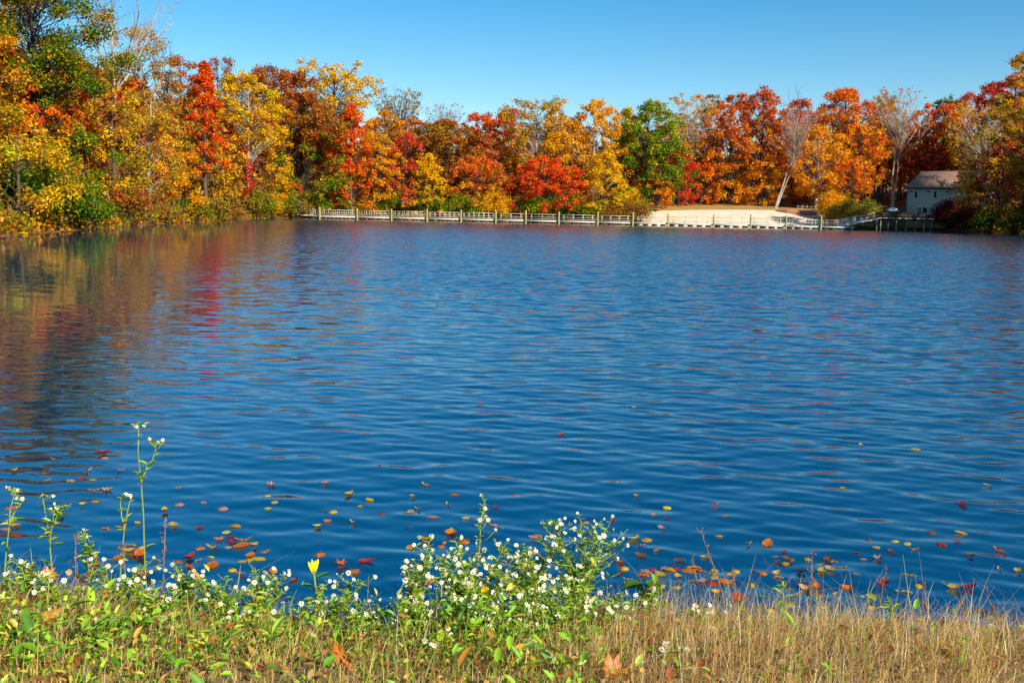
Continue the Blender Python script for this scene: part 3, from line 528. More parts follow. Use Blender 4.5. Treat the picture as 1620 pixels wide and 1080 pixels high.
for k, (lb, px, Y, top, w, pal, dn, tw) in enumerate([
    ('dark green overhanging shrub at the water below the small drooping orange maple', 132, 66, 292, 96, 'dark_green4 green3 olive2', 0.9, 0),
    ('shadowy olive shrub at the left picture edge under the bushy yellow tree', 10, 57, 330, 90, 'olive2 brown2 gold2', 0.7, 1),
    ('dark green tangled bush filling the shade behind the bushy yellow tree', 30, 64, 236, 120, 'dark_green3 olive3 green2', 1.0, 1),
    ('olive bush behind the small drooping orange maple', 92, 68, 236, 100, 'dark_green3 olive3 green2', 1.0, 1),
    ('reddish brown shrub with tangled twigs on the left bank', 196, 80, 272, 84, 'rust3 red1 olive2 brown2', 0.55, 3),
    ('olive yellow bush at the waterline right of the tangled reddish shrub', 206, 78, 320, 78, 'olive4 lime2 khaki2', 0.7, 2),
    ('dull red bush above the olive yellow bush on the left bank', 232, 92, 286, 62, 'rust3 crimson1 olive2', 0.6, 3),
    ('grey green twiggy bush overhanging the water in the left bay', 262, 100, 308, 66, 'khaki2 olive3 green1 mauve1', 0.5, 4),
    ('dense green bush at the waterline below the low amber tree', 306, 116, 310, 58, 'green3 olive3 dark_green2', 0.9, 1),
    ('olive brown bush right of the dense green bush on the left shore', 344, 130, 306, 52, 'olive3 brown2 khaki1', 0.75, 2),
    ('pinkish brown bush low on the shore below the tangled ochre tree', 368, 142, 312, 42, 'rust2 mauve2 olive2', 0.7, 2),
    ('green and khaki bush below the small red maple', 402, 152, 292, 56, 'khaki2 olive3 green2', 0.8, 2),
    ('yellow bush behind the green and khaki bush', 424, 162, 296, 40, 'gold3 lime1 khaki1', 0.8, 1),
    ('wide grey green bush beside the grassy point at the dock end', 462, 186, 300, 60, 'khaki2 olive3 mauve1 green1', 0.8, 3),
    ('olive bush right behind the dock end railing', 482, 206, 302, 44, 'olive3 khaki2 brown1', 0.8, 2),
    ('yellow green bush behind the first dock posts', 512, 209, 306, 46, 'lime2 gold2 olive2', 0.85, 1),
    ('fresh green bush behind the dock below the small yellow tree', 545, 210, 308, 42, 'green3 lime3', 0.9, 0),
    ('mixed orange and green bush below the fiery columnar tree', 577, 210, 306, 46, 'olive2 amber2 green2', 0.85, 1),
    ('broad green bush below the golden and rose red trees', 622, 211, 300, 72, 'green4 olive3', 0.95, 1),
    ('dull green bush behind the dock below the low yellow tree', 664, 211, 314, 44, 'olive3 green2 brown1', 0.85, 1),
    ('bright green bush behind the dock left of centre', 692, 211, 308, 48, 'green4 lime2 olive1', 0.95, 0),
    ('rounded green bush behind the dock near the centre', 722, 211, 306, 50, 'green3 olive3 lime1', 0.95, 1),
    ('lime green bush left of the yellow bush behind the dock', 750, 210, 314, 36, 'lime3 green2', 0.9, 0),
    ('bright yellow bush behind the dock in the centre', 784, 210, 306, 58, 'yellow4 gold4', 1.0, 0),
    ('brown tangled bush right of the bright yellow bush', 818, 212, 300, 40, 'brown3 rust2 olive1', 0.6, 3),
    ('yellow green bush below the red orange maple', 846, 209, 314, 54, 'lime3 green3', 0.9, 0),
    ('big rounded dark green bush behind the dock below the golden dome', 900, 209, 305, 56, 'green4 olive3 dark_green1', 1.2, 0),
    ('olive bush right of the big rounded dark green bush', 936, 209, 316, 40, 'olive3 amber1 green2', 0.9, 1),
    ('russet bush behind the dock near the end of the beach', 968, 209, 318, 50, 'olive2 rust2 khaki2', 0.75, 2),
    ('twiggy brownish bush at the left edge of the sand', 1006, 209, 318, 46, 'brown2 rust2 khaki2 green1', 0.65, 3),
    ('yellow bush at the foot of the large green maple', 1000, 222, 298, 32, 'lime2 gold2', 0.9, 0),
    ('rust coloured bush behind the lawn right of the leaning trunks', 1262, 238, 293, 34, 'rust4 brown2', 0.9, 1),
    ('green and yellow bush low in the woods beside the pale trunk', 1302, 240, 300, 38, 'olive2 lime2 gold2', 0.8, 0),
    ('small golden tree shaped bush left of the round grey green bush', 1314, 214, 294, 36, 'gold5 amber2', 1.0, 0),
    ('round grey green bush at the right end of the beach', 1349, 207, 308, 80, 'khaki3 olive3 green2 mauve1', 1.0, 2),
    ('dark red plant in front of the house deck railing', 1387, 209, 330, 14, 'red4 maroon2', 1.0, 0),
    ('dark maroon bush in front of the house doors', 1502, 188, 312, 52, 'maroon5 rust1 crimson1', 1.0, 2),
    ('dusky red bush right of the house at the waterline', 1530, 184, 316, 60, 'maroon3 rust2 olive1', 0.95, 2),
    ('deep green bush at the waterline near the right picture edge', 1568, 182, 322, 58, 'dark_green4 olive1 maroon1', 1.0, 1),
    ('dark olive bush at the right picture edge by the water', 1606, 163, 318, 60, 'olive2 dark_green2 brown2', 0.9, 2)]):
    shrub(lb, px, Y, top - (7 if 490 < px < 1020 else 0), w, pal, None, dn, 0.24 if Y < 120 else 0.32, k, GS, tw)

# ------------------------------------------------------------------ the wood behind, one mass
def woodland():
    rs = np.random.RandomState(77); LV, CV = [], []; mb = MB(); trunkc = lin((62, 50, 42))
    spots = []
    def cap_py(px):
        return float(np.interp(px, [-80, 150, 260, 330, 450, 560, 640, 720, 800, 1000, 1100, 1200, 1400, 1480, 1560, 1700], [40, 110, 150, 170, 180, 215, 225, 225, 215, 215, 200, 195, 195, 210, 190, 160]))
    for k in range(400):
        px = rs.uniform(-120, 1740); far = rs.rand()
        base = float(np.interp(px, [-120, 0, 160, 300, 420, 490, 1000, 1300, 1480, 1620, 1740], [64, 72, 96, 138, 185, 222, 232, 248, 246, 190, 176]))
        spots.append((px, base + 4 + far * 34, cap_py(px) + rs.uniform(-22, 45)))
    for px, Y, top in spots:
        x = x_at(px, Y, 6); gz = float(terrain(x, Y)[0]); H = max(at_depth(px, top, Y)[2] - gz, 6); W = rs.uniform(2.6, 4.6)
        mb.tube([[x, Y, gz - 0.2], [x + rs.normal(0, 0.3), Y, gz + H * 0.5], [x + rs.normal(0, 0.6), Y, gz + H * 0.9]], [rs.uniform(0.14, 0.26), 0.12, 0.03], 5, cap=False, col=trunkc * rs.uniform(0.6, 1.5))
        n = int(420 * (1 if Y > 150 else 1.3)); t_ = rs.beta(1.5, 1.1, n); a = rs.uniform(0, 6.28, n); r = W * envelope('dome', t_) * np.sqrt(rs.rand(n))
        c = np.stack([x + np.cos(a) * r, Y + np.sin(a) * r, gz + 0.12 * H + t_ * H * 0.86], 1); c += 0.5 * np.sin(c[:, ::-1] * 1.7)
        pal = ['rust3 brown3 tan1', 'amber2 gold2 brown1', 'brown3 olive2', 'orange2 rust2', 'red2 rust2 maroon1', 'tan2 khaki2'][rs.randint(6)]
        lv, _ = tri_geo(rs, c, unit(rs.normal(0, 1, (n, 3)) + [0, 0, 0.5]), rs.uniform(0.5, 0.95, n)); LV.append(lv); CV.append(np.repeat(np.clip(mix_pick(rs, pal, n) * rs.normal(0.95, 0.12, (n, 1)), 0.01, 0.9), 3, 0))
    lv = np.concatenate(LV); nv = len(lv); tv = np.concatenate(mb.v); tc = np.concatenate(mb.c)
    lf = np.arange(nv).reshape(-1, 3).tolist(); tf = (np.array(mb.f) + nv).tolist()
    me = mesh_np('woodland', np.concatenate([lv, tv]), lf + tf, M['leaf'], np.concatenate([np.concatenate(CV), tc]))
    tag(put('woodland', me), 'dim mass of autumn wood seen between the shore trees', kind='stuff')
woodland()

def undergrowth():
    """low leafy tangle on the banks"""
    rs = np.random.RandomState(31); P = []
    for A_, B_ in zip(LAKE, np.roll(LAKE, -1, 0)):
        if max(A_[1], B_[1]) < 45: continue
        m_ = (A_ + B_) / 2
        if 26 < m_[0] < 86 and m_[1] > 198: continue
        L_ = np.linalg.norm(B_ - A_); n = int(L_ * (11 if m_[1] > 110 else 26)); d = (B_ - A_) / L_; nr_ = np.array([d[1], -d[0]])
        s = rs.rand(n, 1) * L_; o = rs.uniform(0.1, 7.0, (n, 1)) ** 1.0
        q = A_ + d * s + nr_ * o; P.append(q)
    P = np.concatenate(P); sd = lake_sd(P); P = P[sd > 0.05]; gz = terrain(P[:, 0], P[:, 1]); n = len(P); k = 12
    hgt = np.abs(0.5 + 0.5 * fnoise(P[:, 0] * 3, P[:, 1] * 3, 4, 10)) * 1.3 + 0.25
    c = np.repeat(np.concatenate([P, gz[:, None]], 1), k, 0); hh = np.repeat(hgt, k)
    c += rs.normal(0, 1, c.shape) * [0.35, 0.35, 0]; c[:, 2] += rs.rand(len(c)) * hh
    base = mix_pick(rs, 'olive4 green2 brown2 khaki2 amber2 rust1 gold1', n); col = np.repeat(base, k, 0) * rs.normal(0.9, 0.15, (len(c), 1))
    lv, lf = tri_geo(rs, c, unit(rs.normal(0, 0.8, c.shape) + [0, 0, 0.7]), rs.uniform(0.22, 0.5, len(c)) * np.where(c[:, 1] < 110, 0.62, 1.0))
    tag(put('undergrowth', mesh_np('undergrowth', lv, lf, M['leaf'], np.repeat(np.clip(col, 0.005, 0.9), 3, 0))), 'low leafy tangle covering the lake banks', kind='stuff')
undergrowth()
# ------------------------------------------------------------------ floating dock
M['dock_wood'] = mat('weathered_dock_boards', (176, 168, 152), (218, 210, 194), 0.85, 3.0, stretch=(6, 1, 1))
M['dock_rail'] = mat('pale_dock_rail', (188, 178, 156), (222, 212, 192), 0.8, 3.0)
M['float'] = mat('black_dock_float', (26, 26, 28), (44, 44, 46), 0.6, 3.0)
M['piling'] = mat('treated_piling', (146, 142, 84), (178, 172, 112), 0.9, 1.4, stretch=(4, 4, 0.5))
PIL = [505.7, 565, 619.3, 675.6, 729.3, 784.2, 831.8, 884.1, 945.5, 1001.2, 1057.1, 1129.4, 1187.7, 1243.6, 1298.9, 1347.7]
def dock_y(px): return 200.0 - 3.4 * (px - 500) / 850.0
dock = empty('floating_dock', (x_at(500, 200, 0), 200, 0)); tag(dock, 'long pale floating dock with white railing along the far shore', 'dock')
D0 = np.array(dock.location)
DECK_Z, DW = 0.62, 2.3
def rel(p): return tuple(np.asarray(p, float) - D0)
edges = [488.5] + PIL[1:-1] + [1352]
flt_mesh = None
post_me = {}
for k in range(len(edges) - 1):
    pa, pb = edges[k], edges[k + 1]; a = np.array([x_at(pa, dock_y(pa), DECK_Z), dock_y(pa), 0]); b = np.array([x_at(pb, dock_y(pb), DECK_Z), dock_y(pb), 0])
    d = b - a; L_ = np.linalg.norm(d); d /= L_; ang = math.atan2(d[1], d[0]); n_ = np.array([-d[1], d[0], 0])
    mb = MB(); mb.box((L_ / 2, DW / 2, DECK_Z - 0.03), (L_ - 0.10, DW, 0.06)); mb.box((L_ / 2, 0.03, DECK_Z - 0.19), (L_ - 0.06, 0.06, 0.25)); mb.box((L_ / 2, DW - 0.03, DECK_Z - 0.19), (L_ - 0.06, 0.06, 0.25))
    for e in (0.03, L_ - 0.09): mb.box((e + 0.03, DW / 2, DECK_Z - 0.20), (0.06, DW - 0.13, 0.24))
    sec = mb.build('deck_section', M['dock_wood'], dock, rel(a), (0, 0, ang))
    if flt_mesh is None:
        f = MB(); f.box((0, 0, 0.10), (0.82, DW * 0.8, 0.34)); f.box((0, 0, 0.285), (0.95, DW * 0.84, 0.03)); flt_mesh = f.mesh('float', M['float'])
    nf = max(2, int(round(L_ / 1.75)))
    for j in range(nf): put('float', flt_mesh, sec, ((j + 0.5) * L_ / nf, DW / 2 + 0.02 - DW * 0.07, 0))
    full = pb < 1010; sp = 0.92 if pb < 800 else 1.9 if full else 2.4; npst = max(2, int(round(L_ / sp)))
    for side in (0.05, DW - 0.05):
        for j in range(npst):
            if 'rp' not in post_me:
                q = MB(); q.box((0, 0, 0.56), (0.065, 0.065, 1.12)); post_me['rp'] = q.mesh('rail_post', M['dock_rail'])
            put('rail_post', post_me['rp'], sec, ((j + 0.5) * L_ / npst, side, DECK_Z - 0.01))
        for hz, th in ((1.10, 0.075), (0.62, 0.055)) + (((0.24, 0.05),) if full else ()):
            q = MB(); q.box((L_ / 2, 0, 0), (L_ - 0.08, 0.05 if hz < 1 else 0.13, th)); q.build('rail', M['dock_rail'], sec, (0, side + (0.07 if hz < 1 else 0), DECK_Z + hz + (0.075 if hz > 1 else 0)))
# gangway at the left end
ga = empty('gangway', (x_at(487, 200.5, 0.6), 200.4, 0)); tag(ga, 'short railed gangway joining the left end of the dock to the shore', 'gangway')
q = MB(); q.box((-0.6, DW / 2, 0.72), (3.4, DW - 0.2, 0.10)); q.box((-0.6, 0.1, 0.60), (3.4, 0.08, 0.24)); q.build('deck', M['dock_wood'], ga)
for sd_ in (0.06, DW - 0.06):
    for j in range(4):
        q = MB(); q.box((0, 0, 0.62), (0.10, 0.10, 1.25)); q.build('rail_post', M['dock_rail'], ga, (-2.2 + j * 1.05, sd_, 0.74))
    for hz in (1.28, 0.85, 0.45):
        q = MB(); q.box((-0.62, 0, 0), (3.3, 0.07, 0.09)); q.build('rail', M['dock_rail'], ga, (0, sd_ + 0.08, 0.74 + hz))
# pilings
pil_mesh = []
for v in range(4):
    rs = np.random.RandomState(v); mb = MB(); h = 2.2 + 0.14 * v
    mb.tube([(0, 0, -2.6), (0, 0, 0), (0.01, 0, h * 0.5), (0, 0.01, h - 0.05), (0, 0, h)], [0.185, 0.185, 0.18, 0.172, 0.12], 10); pil_mesh.append(mb.mesh('dock_piling', M['piling'], smooth=False))
ORD = ['first', 'second', 'third', 'fourth', 'fifth', 'sixth', 'seventh', 'eighth', 'ninth', 'tenth', 'eleventh', 'twelfth', 'thirteenth', 'fourteenth', 'fifteenth', 'sixteenth']
for k, px in enumerate(PIL):
    Yp = dock_y(px) - 0.28
    o = put('dock_piling', pil_mesh[(k // 4) if k % 3 else min(3, k // 4 + 1)], None, (x_at(px, Yp, 1), Yp, 0), (0, 0, k * 1.3))
    tag(o, ORD[k] + ' greenish wooden piling along the dock, counted from the left end', 'piling', 'pilings along the dock')

# ------------------------------------------------------------------ beach things
def ground_at(px, py, y0=204, y1=245):
    """the spot on the terrain that shows at a picture point"""
    best = None
    for Yq in np.arange(y0, y1, 0.25):
        p = at_depth(px, py, Yq); e = abs(p[2] - float(terrain(p[0], Yq)[0]) - 0.08)
        if best is None or e < best[0]: best = (e, p[0], Yq)
    return best[1], best[2], float(terrain(best[1], best[2])[0]) + 0.08
M['yellow_post'] = mat('yellow_post', (214, 168, 70), (232, 190, 92), 0.7, 2.0)
M['rope'] = mat('rope', (150, 128, 92), (178, 152, 110), 0.9, 6.0)
RP = [1030.5, 1048, 1067, 1085, 1102.7, 1120, 1136.3, 1155.5, 1174.4, 1193, 1213.4, 1234.7, 1255.8, 1277, 1297]
pts = []
for k, px in enumerate(RP):
    x, y, z = ground_at(px, 347.0 + (px - 1030) * 0.011, 205, 222); pts.append((x, 208.0 + (y - 208) * 0.2, 0)); pts[-1] = (x_at(px, pts[-1][1], 1), pts[-1][1], float(terrain(x_at(px, pts[-1][1], 1), pts[-1][1])[0]) + 0.05)
rf = empty('rope_fence', pts[0]); tag(rf, 'row of yellow posts linked by sagging rope along the sand', 'rope fence'); R0 = np.array(pts[0])
pm = MB(); pm.tube([(0, 0, -0.3), (0, 0, 1.12), (0, 0, 1.2)], [0.075, 0.07, 0.03], 8); pm = pm.mesh('post', M['yellow_post'])
for p in pts: put('post', pm, rf, np.array(p) - R0 + [0, 0, 0.35])
for a, b in zip(pts[:-1], pts[1:]):
    a = np.array(a) - R0; b = np.array(b) - R0; tt = np.linspace(0, 1, 9)[:, None]; q = a + (b - a) * tt; q[:, 2] += 1.36 - 0.34 * (4 * tt[:, 0] * (1 - tt[:, 0])); q[:, 1] -= 0.08
    m_ = MB(); m_.tube(q, 0.03, 5); m_.build('rope', M['rope'], rf)
# curved low brown wall above the sand
M['brown_wall'] = mat('low_brown_wall', (160, 104, 78), (186, 126, 96), 0.85, 1.0, 0.02, 8)
ws = []
for f in np.linspace(0, 1, 17):
    px = 1227 + 78 * f; Yw = 221.5 - 3.0 * math.sin(f * math.pi) ** 0.8; x = x_at(px, Yw, 4); ws.append((x, Yw, float(terrain(x, Yw)[0])))
ws = np.array(ws); wm = MB(); W0 = ws[0].copy(); ws = ws - W0; vv = []
for j, p in enumerate(ws):
    h = 1.05 * min(1, 0.25 + j / 5.0); vv += [p + [0, -0.2, -0.5], p + [0, 0.25, -0.5], p + [0, 0.25, h], p + [0, -0.14, h]]
ff = [[j * 4 + a, (j + 1) * 4 + a, (j + 1) * 4 + (a + 1) % 4, j * 4 + (a + 1) % 4] for j in range(len(ws) - 1) for a in range(4)] + [[0, 1, 2, 3], [len(vv) - 1, len(vv) - 2, len(vv) - 3, len(vv) - 4]]
wm.add(vv, ff); o = wm.build('retaining_wall', M['brown_wall'], None, W0); tag(o, 'low curved brown wall at the top of the sand', 'wall')
# little grey fence above it
M['grey_wood'] = mat('grey_wood', (150, 136, 116), (176, 162, 140), 0.9, 3)
fx = [1262, 1270, 1277, 1284, 1291, 1298, 1304]; Yf = 226.0; b0 = np.array([x_at(1262, Yf, 5), Yf, float(terrain(x_at(1262, Yf, 5), Yf)[0])])
fe = empty('post_fence', b0); tag(fe, 'small grey post and rail fence above the low brown wall', 'fence')
fm = MB(); fm.box((0, 0, 0.45), (0.14, 0.14, 1.5)); fm = fm.mesh('post', M['grey_wood']); last = None
for px in fx:
    x = x_at(px, Yf, 5); z = float(terrain(x, Yf)[0]); p = np.array([x, Yf, z]) - b0; put('post', fm, fe, p)
    if last is not None:
        for hz in (0.95, 0.5):
            r_ = MB(); r_.bar(last + [0, -0.10, hz], p + [0, -0.10, hz], 0.05, 0.1); r_.build('rail', M['grey_wood'], fe)
    last = p

# ------------------------------------------------------------------ house, deck and ramp
M['siding'] = mat('grey_green_siding', (196, 192, 164), (208, 204, 176), 0.8, 2.0)
M['roof'] = mat('brown_shingle_roof', (150, 112, 92), (178, 138, 112), 0.9, 2.2, 0.02, 10)
M['trim'] = mat('white_trim', (222, 222, 220), (236, 236, 232), 0.6, 3.0)
M['teal'] = mat('teal_trim', (70, 120, 128), (84, 134, 140), 0.7, 3.0)
M['glass'] = mat('dark_window_glass', (14, 16, 20), None, 0.08, spec=0.6)
M['dark_metal'] = mat('dark_metal', (34, 34, 36), None, 0.5)
M['curtain'] = mat('tan_curtain', (150, 118, 72), (176, 142, 92), 0.9, 4)
HR = math.radians(-34); HZ0 = 2.45; hY = 211.0; hX = x_at(1434.5, hY, 6)
house = empty('house', (hX, hY, HZ0), HR); tag(house, 'two storey grey green house with brown roof behind the deck', 'house')
HL, HD, HH = 15.5, 11.0, 6.35
w = MB(); w.box((HL / 2, HD / 2, HH / 2 - 1.0), (HL, HD, HH + 2.0)); w.build('wall', M['siding'], house)
lap = MB()
for j in range(1, 30): lap.box((HL / 2, -0.012, j * 0.21), (HL - 0.02, 0.024, 0.03))
lp = lap.build('siding_laps', M['siding'], house); lp['kind'] = 'stuff'
for x in (0.0, HL): q = MB(); q.box((x, -0.02, HH / 2 - 0.3), (0.16, 0.12, HH + 0.6)); q.build('corner_trim', M['teal'], house)
ov, rz, inset = 0.55, 3.75, 1.3
e0 = [(-ov, -ov, HH), (HL + ov, -ov, HH), (HL + ov, HD + ov, HH), (-ov, HD + ov, HH)]; r0_ = [(inset, HD / 2, HH + rz), (HL - inset, HD / 2, HH + rz)]
v = [np.array(p) + [0, 0, dz] for dz in (-0.10, 0.06) for p in e0] + [np.array(p) for p in r0_]
q = MB(); q.add(v, [[3, 2, 1, 0], [0, 1, 5, 4], [1, 2, 6, 5], [2, 3, 7, 6], [3, 0, 4, 7], [4, 5, 9, 8], [5, 6, 9], [6, 7, 8, 9], [7, 4, 8]]); rf_ = q.build('roof', M['roof'], house)
rc = MB(); rc.bar(np.array(r0_[0]) + [0, 0, 0.03], np.array(r0_[1]) + [0, 0, 0.03], 0.3, 0.08); rc.build('ridge_cap', M['roof'], rf_)
q = MB(); q.box((HL / 2, -ov - 0.02, HH - 0.02), (HL + 2 * ov, 0.05, 0.22)); q.build('fascia', M['dark_metal'], rf_)
def win(x, z, wd_, ht, curtain=False, name='window'):
    f = MB(); t_ = 0.10
    f.box((x - wd_ / 2 - t_ / 2, -0.045, z), (t_, 0.09, ht + 2 * t_)); f.box((x + wd_ / 2 + t_ / 2, -0.045, z), (t_, 0.09, ht + 2 * t_))
    f.box((x, -0.045, z + ht / 2 + t_ / 2), (wd_, 0.09, t_)); f.box((x, -0.055, z - ht / 2 - t_ / 2), (wd_, 0.11, t_))
    o = f.build(name, M['trim'], house)
    g = MB(); g.box((x, -0.028, z), (wd_, 0.02, ht)); g.build('pane', M['curtain'] if curtain else M['glass'], o); return o
for x in (1.75, 5.5, 9.9, 13.5): win(x, 5.05, 0.5, 1.25)
for x in (2.6, 3.75, 5.1, 6.25, 9.4, 10.55): win(x, 1.25, 0.9, 2.2, x in (2.6, 5.1, 6.25), 'door')
for x in (0.85, 4.2, 7.9):
    q = MB(); q.box((x, -0.12, 5.72), (0.14, 0.24, 0.12)); q.tube([(x - 0.12, -0.26, 5.70), (x - 0.16, -0.42, 5.60)], [0.09, 0.13], 8); q.tube([(x + 0.12, -0.26, 5.70), (x + 0.16, -0.42, 5.60)], [0.09, 0.13], 8); q.build('wall_light', M['dark_metal'], house)
q = MB(); q.add([(-0.05, 2.0, 2.9), (-0.05, 4.6, 2.9), (-1.3, 4.6, 2.0), (-1.3, 2.0, 2.0), (-0.05, 2.0, 2.8), (-0.05, 4.6, 2.8), (-1.3, 4.6, 1.9), (-1.3, 2.0, 1.9)], [[0, 1, 2, 3], [7, 6, 5, 4], [0, 3, 7, 4], [1, 5, 6, 2], [2, 6, 7, 3], [0, 4, 5, 1]]); q.build('awning', M['teal'], house)

M['deck_wood'] = mat('dark_deck_wood', (58, 48, 44), (82, 68, 60), 0.9, 2.0)
M['deck_post'] = mat('grey_green_deck_post', (92, 98, 84), (116, 120, 102), 0.9, 2.0)
dA = np.array([x_at(1386, 202.5, 2.4), 202.5, 0]); dB = np.array([x_at(1480, 202.0, 2.4), 202.0, 0])
deck = empty('deck', (dA[0], dA[1], 0)); tag(deck, 'dark wooden deck on posts standing in the water before the house', 'deck')
LD = dB[0] - dA[0]; DZ = 2.35
for j in range(5):   # boards run along the deck, seen edge on
    q = MB(); q.box((LD / 2, 0.45 + j * 1.3, DZ - 0.03), (LD, 1.27, 0.06)); q.build('plank', M['deck_wood'], deck)
q = MB(); q.box((LD / 2, 0.06, DZ - 0.22), (LD, 0.12, 0.3)); q.build('beam', M['deck_wood'], deck)
px_posts = [1393.7, 1405.4, 1418.7, 1434, 1449, 1462, 1474]
pm = MB(); pm.box((0, 0, 0.45), (0.26, 0.26, 3.3)); pm = pm.mesh('post', M['deck_post'])
for px in [1387.5] + px_posts: put('post', pm, deck, (x_at(px, 202.4, 1) - dA[0], 0.20, 0))
nb = 9; cell = LD / nb
rpm = MB(); rpm.box((0, 0, 0.65), (0.14, 0.12, 1.3)); rpm = rpm.mesh('rail_post', M['deck_wood'])
for j in range(nb + 1): put('rail_post', rpm, deck, (j * cell, 0.0, DZ))
for j in range(nb):
    q = MB()
    for b_ in range(7): q.box((j * cell + (b_ + 0.5) * cell / 7, 0.01, DZ + 0.70), (cell / 7 * 0.72, 0.03, 0.85))
    q.box((j * cell + cell / 2, 0.01, DZ + 1.2), (cell - 0.16, 0.10, 0.08)); q.box((j * cell + cell / 2, 0.055, DZ + 0.30), (cell - 0.16, 0.04, 0.10))
    q.build('railing_panel', M['deck_wood'], deck)
    q = MB(); q.box((j * cell + cell / 2, 0.03, DZ + 0.11), (cell - 0.2, 0.04, 0.15)); q.build('gap_light_strip', M['dock_rail'], deck)  # pale strip added for the bright gap showing through under the railing
# parasol on the deck
M['canvas'] = mat('white_canvas', (214, 220, 224), (232, 236, 238), 0.8, 3)
pY = 206.6; pX = x_at(1412, pY, 4); pr = empty('parasol', (pX, pY, DZ)); tag(pr, 'white patio parasol open on the deck beside the house', 'parasol')
q = MB(); q.tube([(0, 0, 0), (0, 0, 2.2)], 0.03, 8); q.build('pole', M['dark_metal'], pr)
q = MB(); q.tube([(0, 0, 0), (0, 0, 0.07), (0, 0, 0.08)], [0.26, 0.26, 0.05], 12); q.build('base', M['dark_metal'], pr)
n8 = 8; v = [(0, 0, 2.32)]; v += [(0.72 * math.cos(a), 0.72 * math.sin(a), 2.16) for a in np.arange(n8) * 2 * math.pi / n8] + [(1.3 * math.cos(a), 1.3 * math.sin(a), 1.78) for a in np.arange(n8) * 2 * math.pi / n8] + [(1.28 * math.cos(a), 1.28 * math.sin(a), 1.60) for a in np.arange(n8) * 2 * math.pi / n8]
ff = [[0, 1 + j, 1 + (j + 1) % n8] for j in range(n8)] + [[1 + j, 9 + j, 9 + (j + 1) % n8, 1 + (j + 1) % n8] for j in range(n8)] + [[9 + j, 17 + j, 17 + (j + 1) % n8, 9 + (j + 1) % n8] for j in range(n8)]
q = MB(); q.add(v, ff); q.build('canopy', M['canvas'], pr)
# pale blue post on the lawn
M['blue_post'] = mat('pale_blue_post', (96, 150, 178), (110, 164, 190), 0.6, 2)
bx, by = x_at(1393, 213, 4), 213.0; bz = float(terrain(bx, by)[0])
bpst = empty('net_post', (bx, by, bz)); tag(bpst, 'pale blue post standing on the lawn behind the deck', 'post')
q = MB(); q.box((0, 0, 1.5), (0.2, 0.2, 3.0)); q.build('shaft', M['blue_post'], bpst)
q = MB(); q.box((0, 0, 3.04), (0.28, 0.28, 0.08)); q.build('cap', M['blue_post'], bpst)
# ramp from the dock up to the deck
M['alu'] = mat('pale_grey_metal', (188, 190, 190), (208, 210, 208), 0.45, 3)
a = np.array([x_at(1326, 198.6, 0.7), 198.6, 0.74]); b = np.array([x_at(1387, 203.4, 2.3), 203.4, 2.38])
rp = empty('ramp', (a[0], a[1], 0)); tag(rp, 'sloping grey ramp with handrails between the dock and the deck', 'ramp'); o_ = np.array([a[0], a[1], 0])
d = unit(np.append((b - a)[:2], 0.0)); nrm_ = np.array([-d[1], d[0], 0])
q = MB(); q.bar(a - o_, b - o_, 1.5, 0.12); q.build('walkway', M['alu'], rp)
for s_ in (-0.72, 0.72):
    q = MB(); q.bar(a - o_ + nrm_ * s_ * 1.1 - [0, 0, 0.05], b - o_ + nrm_ * s_ * 1.1 - [0, 0, 0.05], 0.06, 0.3); q.build('side_beam', M['alu'], rp)
    for hz in (1.12, 0.6):
        q = MB(); q.bar(a - o_ + nrm_ * s_ + [0, 0, hz], b - o_ + nrm_ * s_ + [0, 0, hz], 0.08, 0.08); q.build('handrail', M['alu'], rp)
    for f in np.linspace(0.01, 0.99, 7):
        p = a - o_ + (b - a) * f + nrm_ * s_ * 0.96; q = MB(); q.bar(p, p + [0, 0, 1.15], 0.07, 0.07); q.build('rail_post', M['alu'], rp)
# ------------------------------------------------------------------ near bank
def bank_z(x, y):
    x = np.atleast_1d(np.asarray(x, float)); y = np.atleast_1d(np.asarray(y, float)); sd = lake_sd(np.stack([x, y], 1))
    return -0.10 + 0.16 * sstep(-0.25, 0.12, sd) + 0.17 * sstep(0.05, 0.9, sd) + 0.012 * fnoise(x * 30, y * 30, 2, 9) * sstep(-0.1, 0.3, sd)
M['soil'] = mat('bank_soil', (122, 98, 58), (164, 134, 84), 1.0, 14.0, 0.01, 60)
bx_ = np.concatenate([np.arange(-9, -3, 0.25), np.arange(-3, 3, 0.05), np.arange(3, 9.1, 0.25)]); by_ = np.concatenate([np.arange(-3, 2.4, 0.3), np.arange(2.4, 5.5, 0.05)])
tag(put('bank', grid_mesh(bx_, by_, bank_z, 'bank', M['soil'])), kind='structure')
def C(*c): return np.array([lin(k) for k in c])
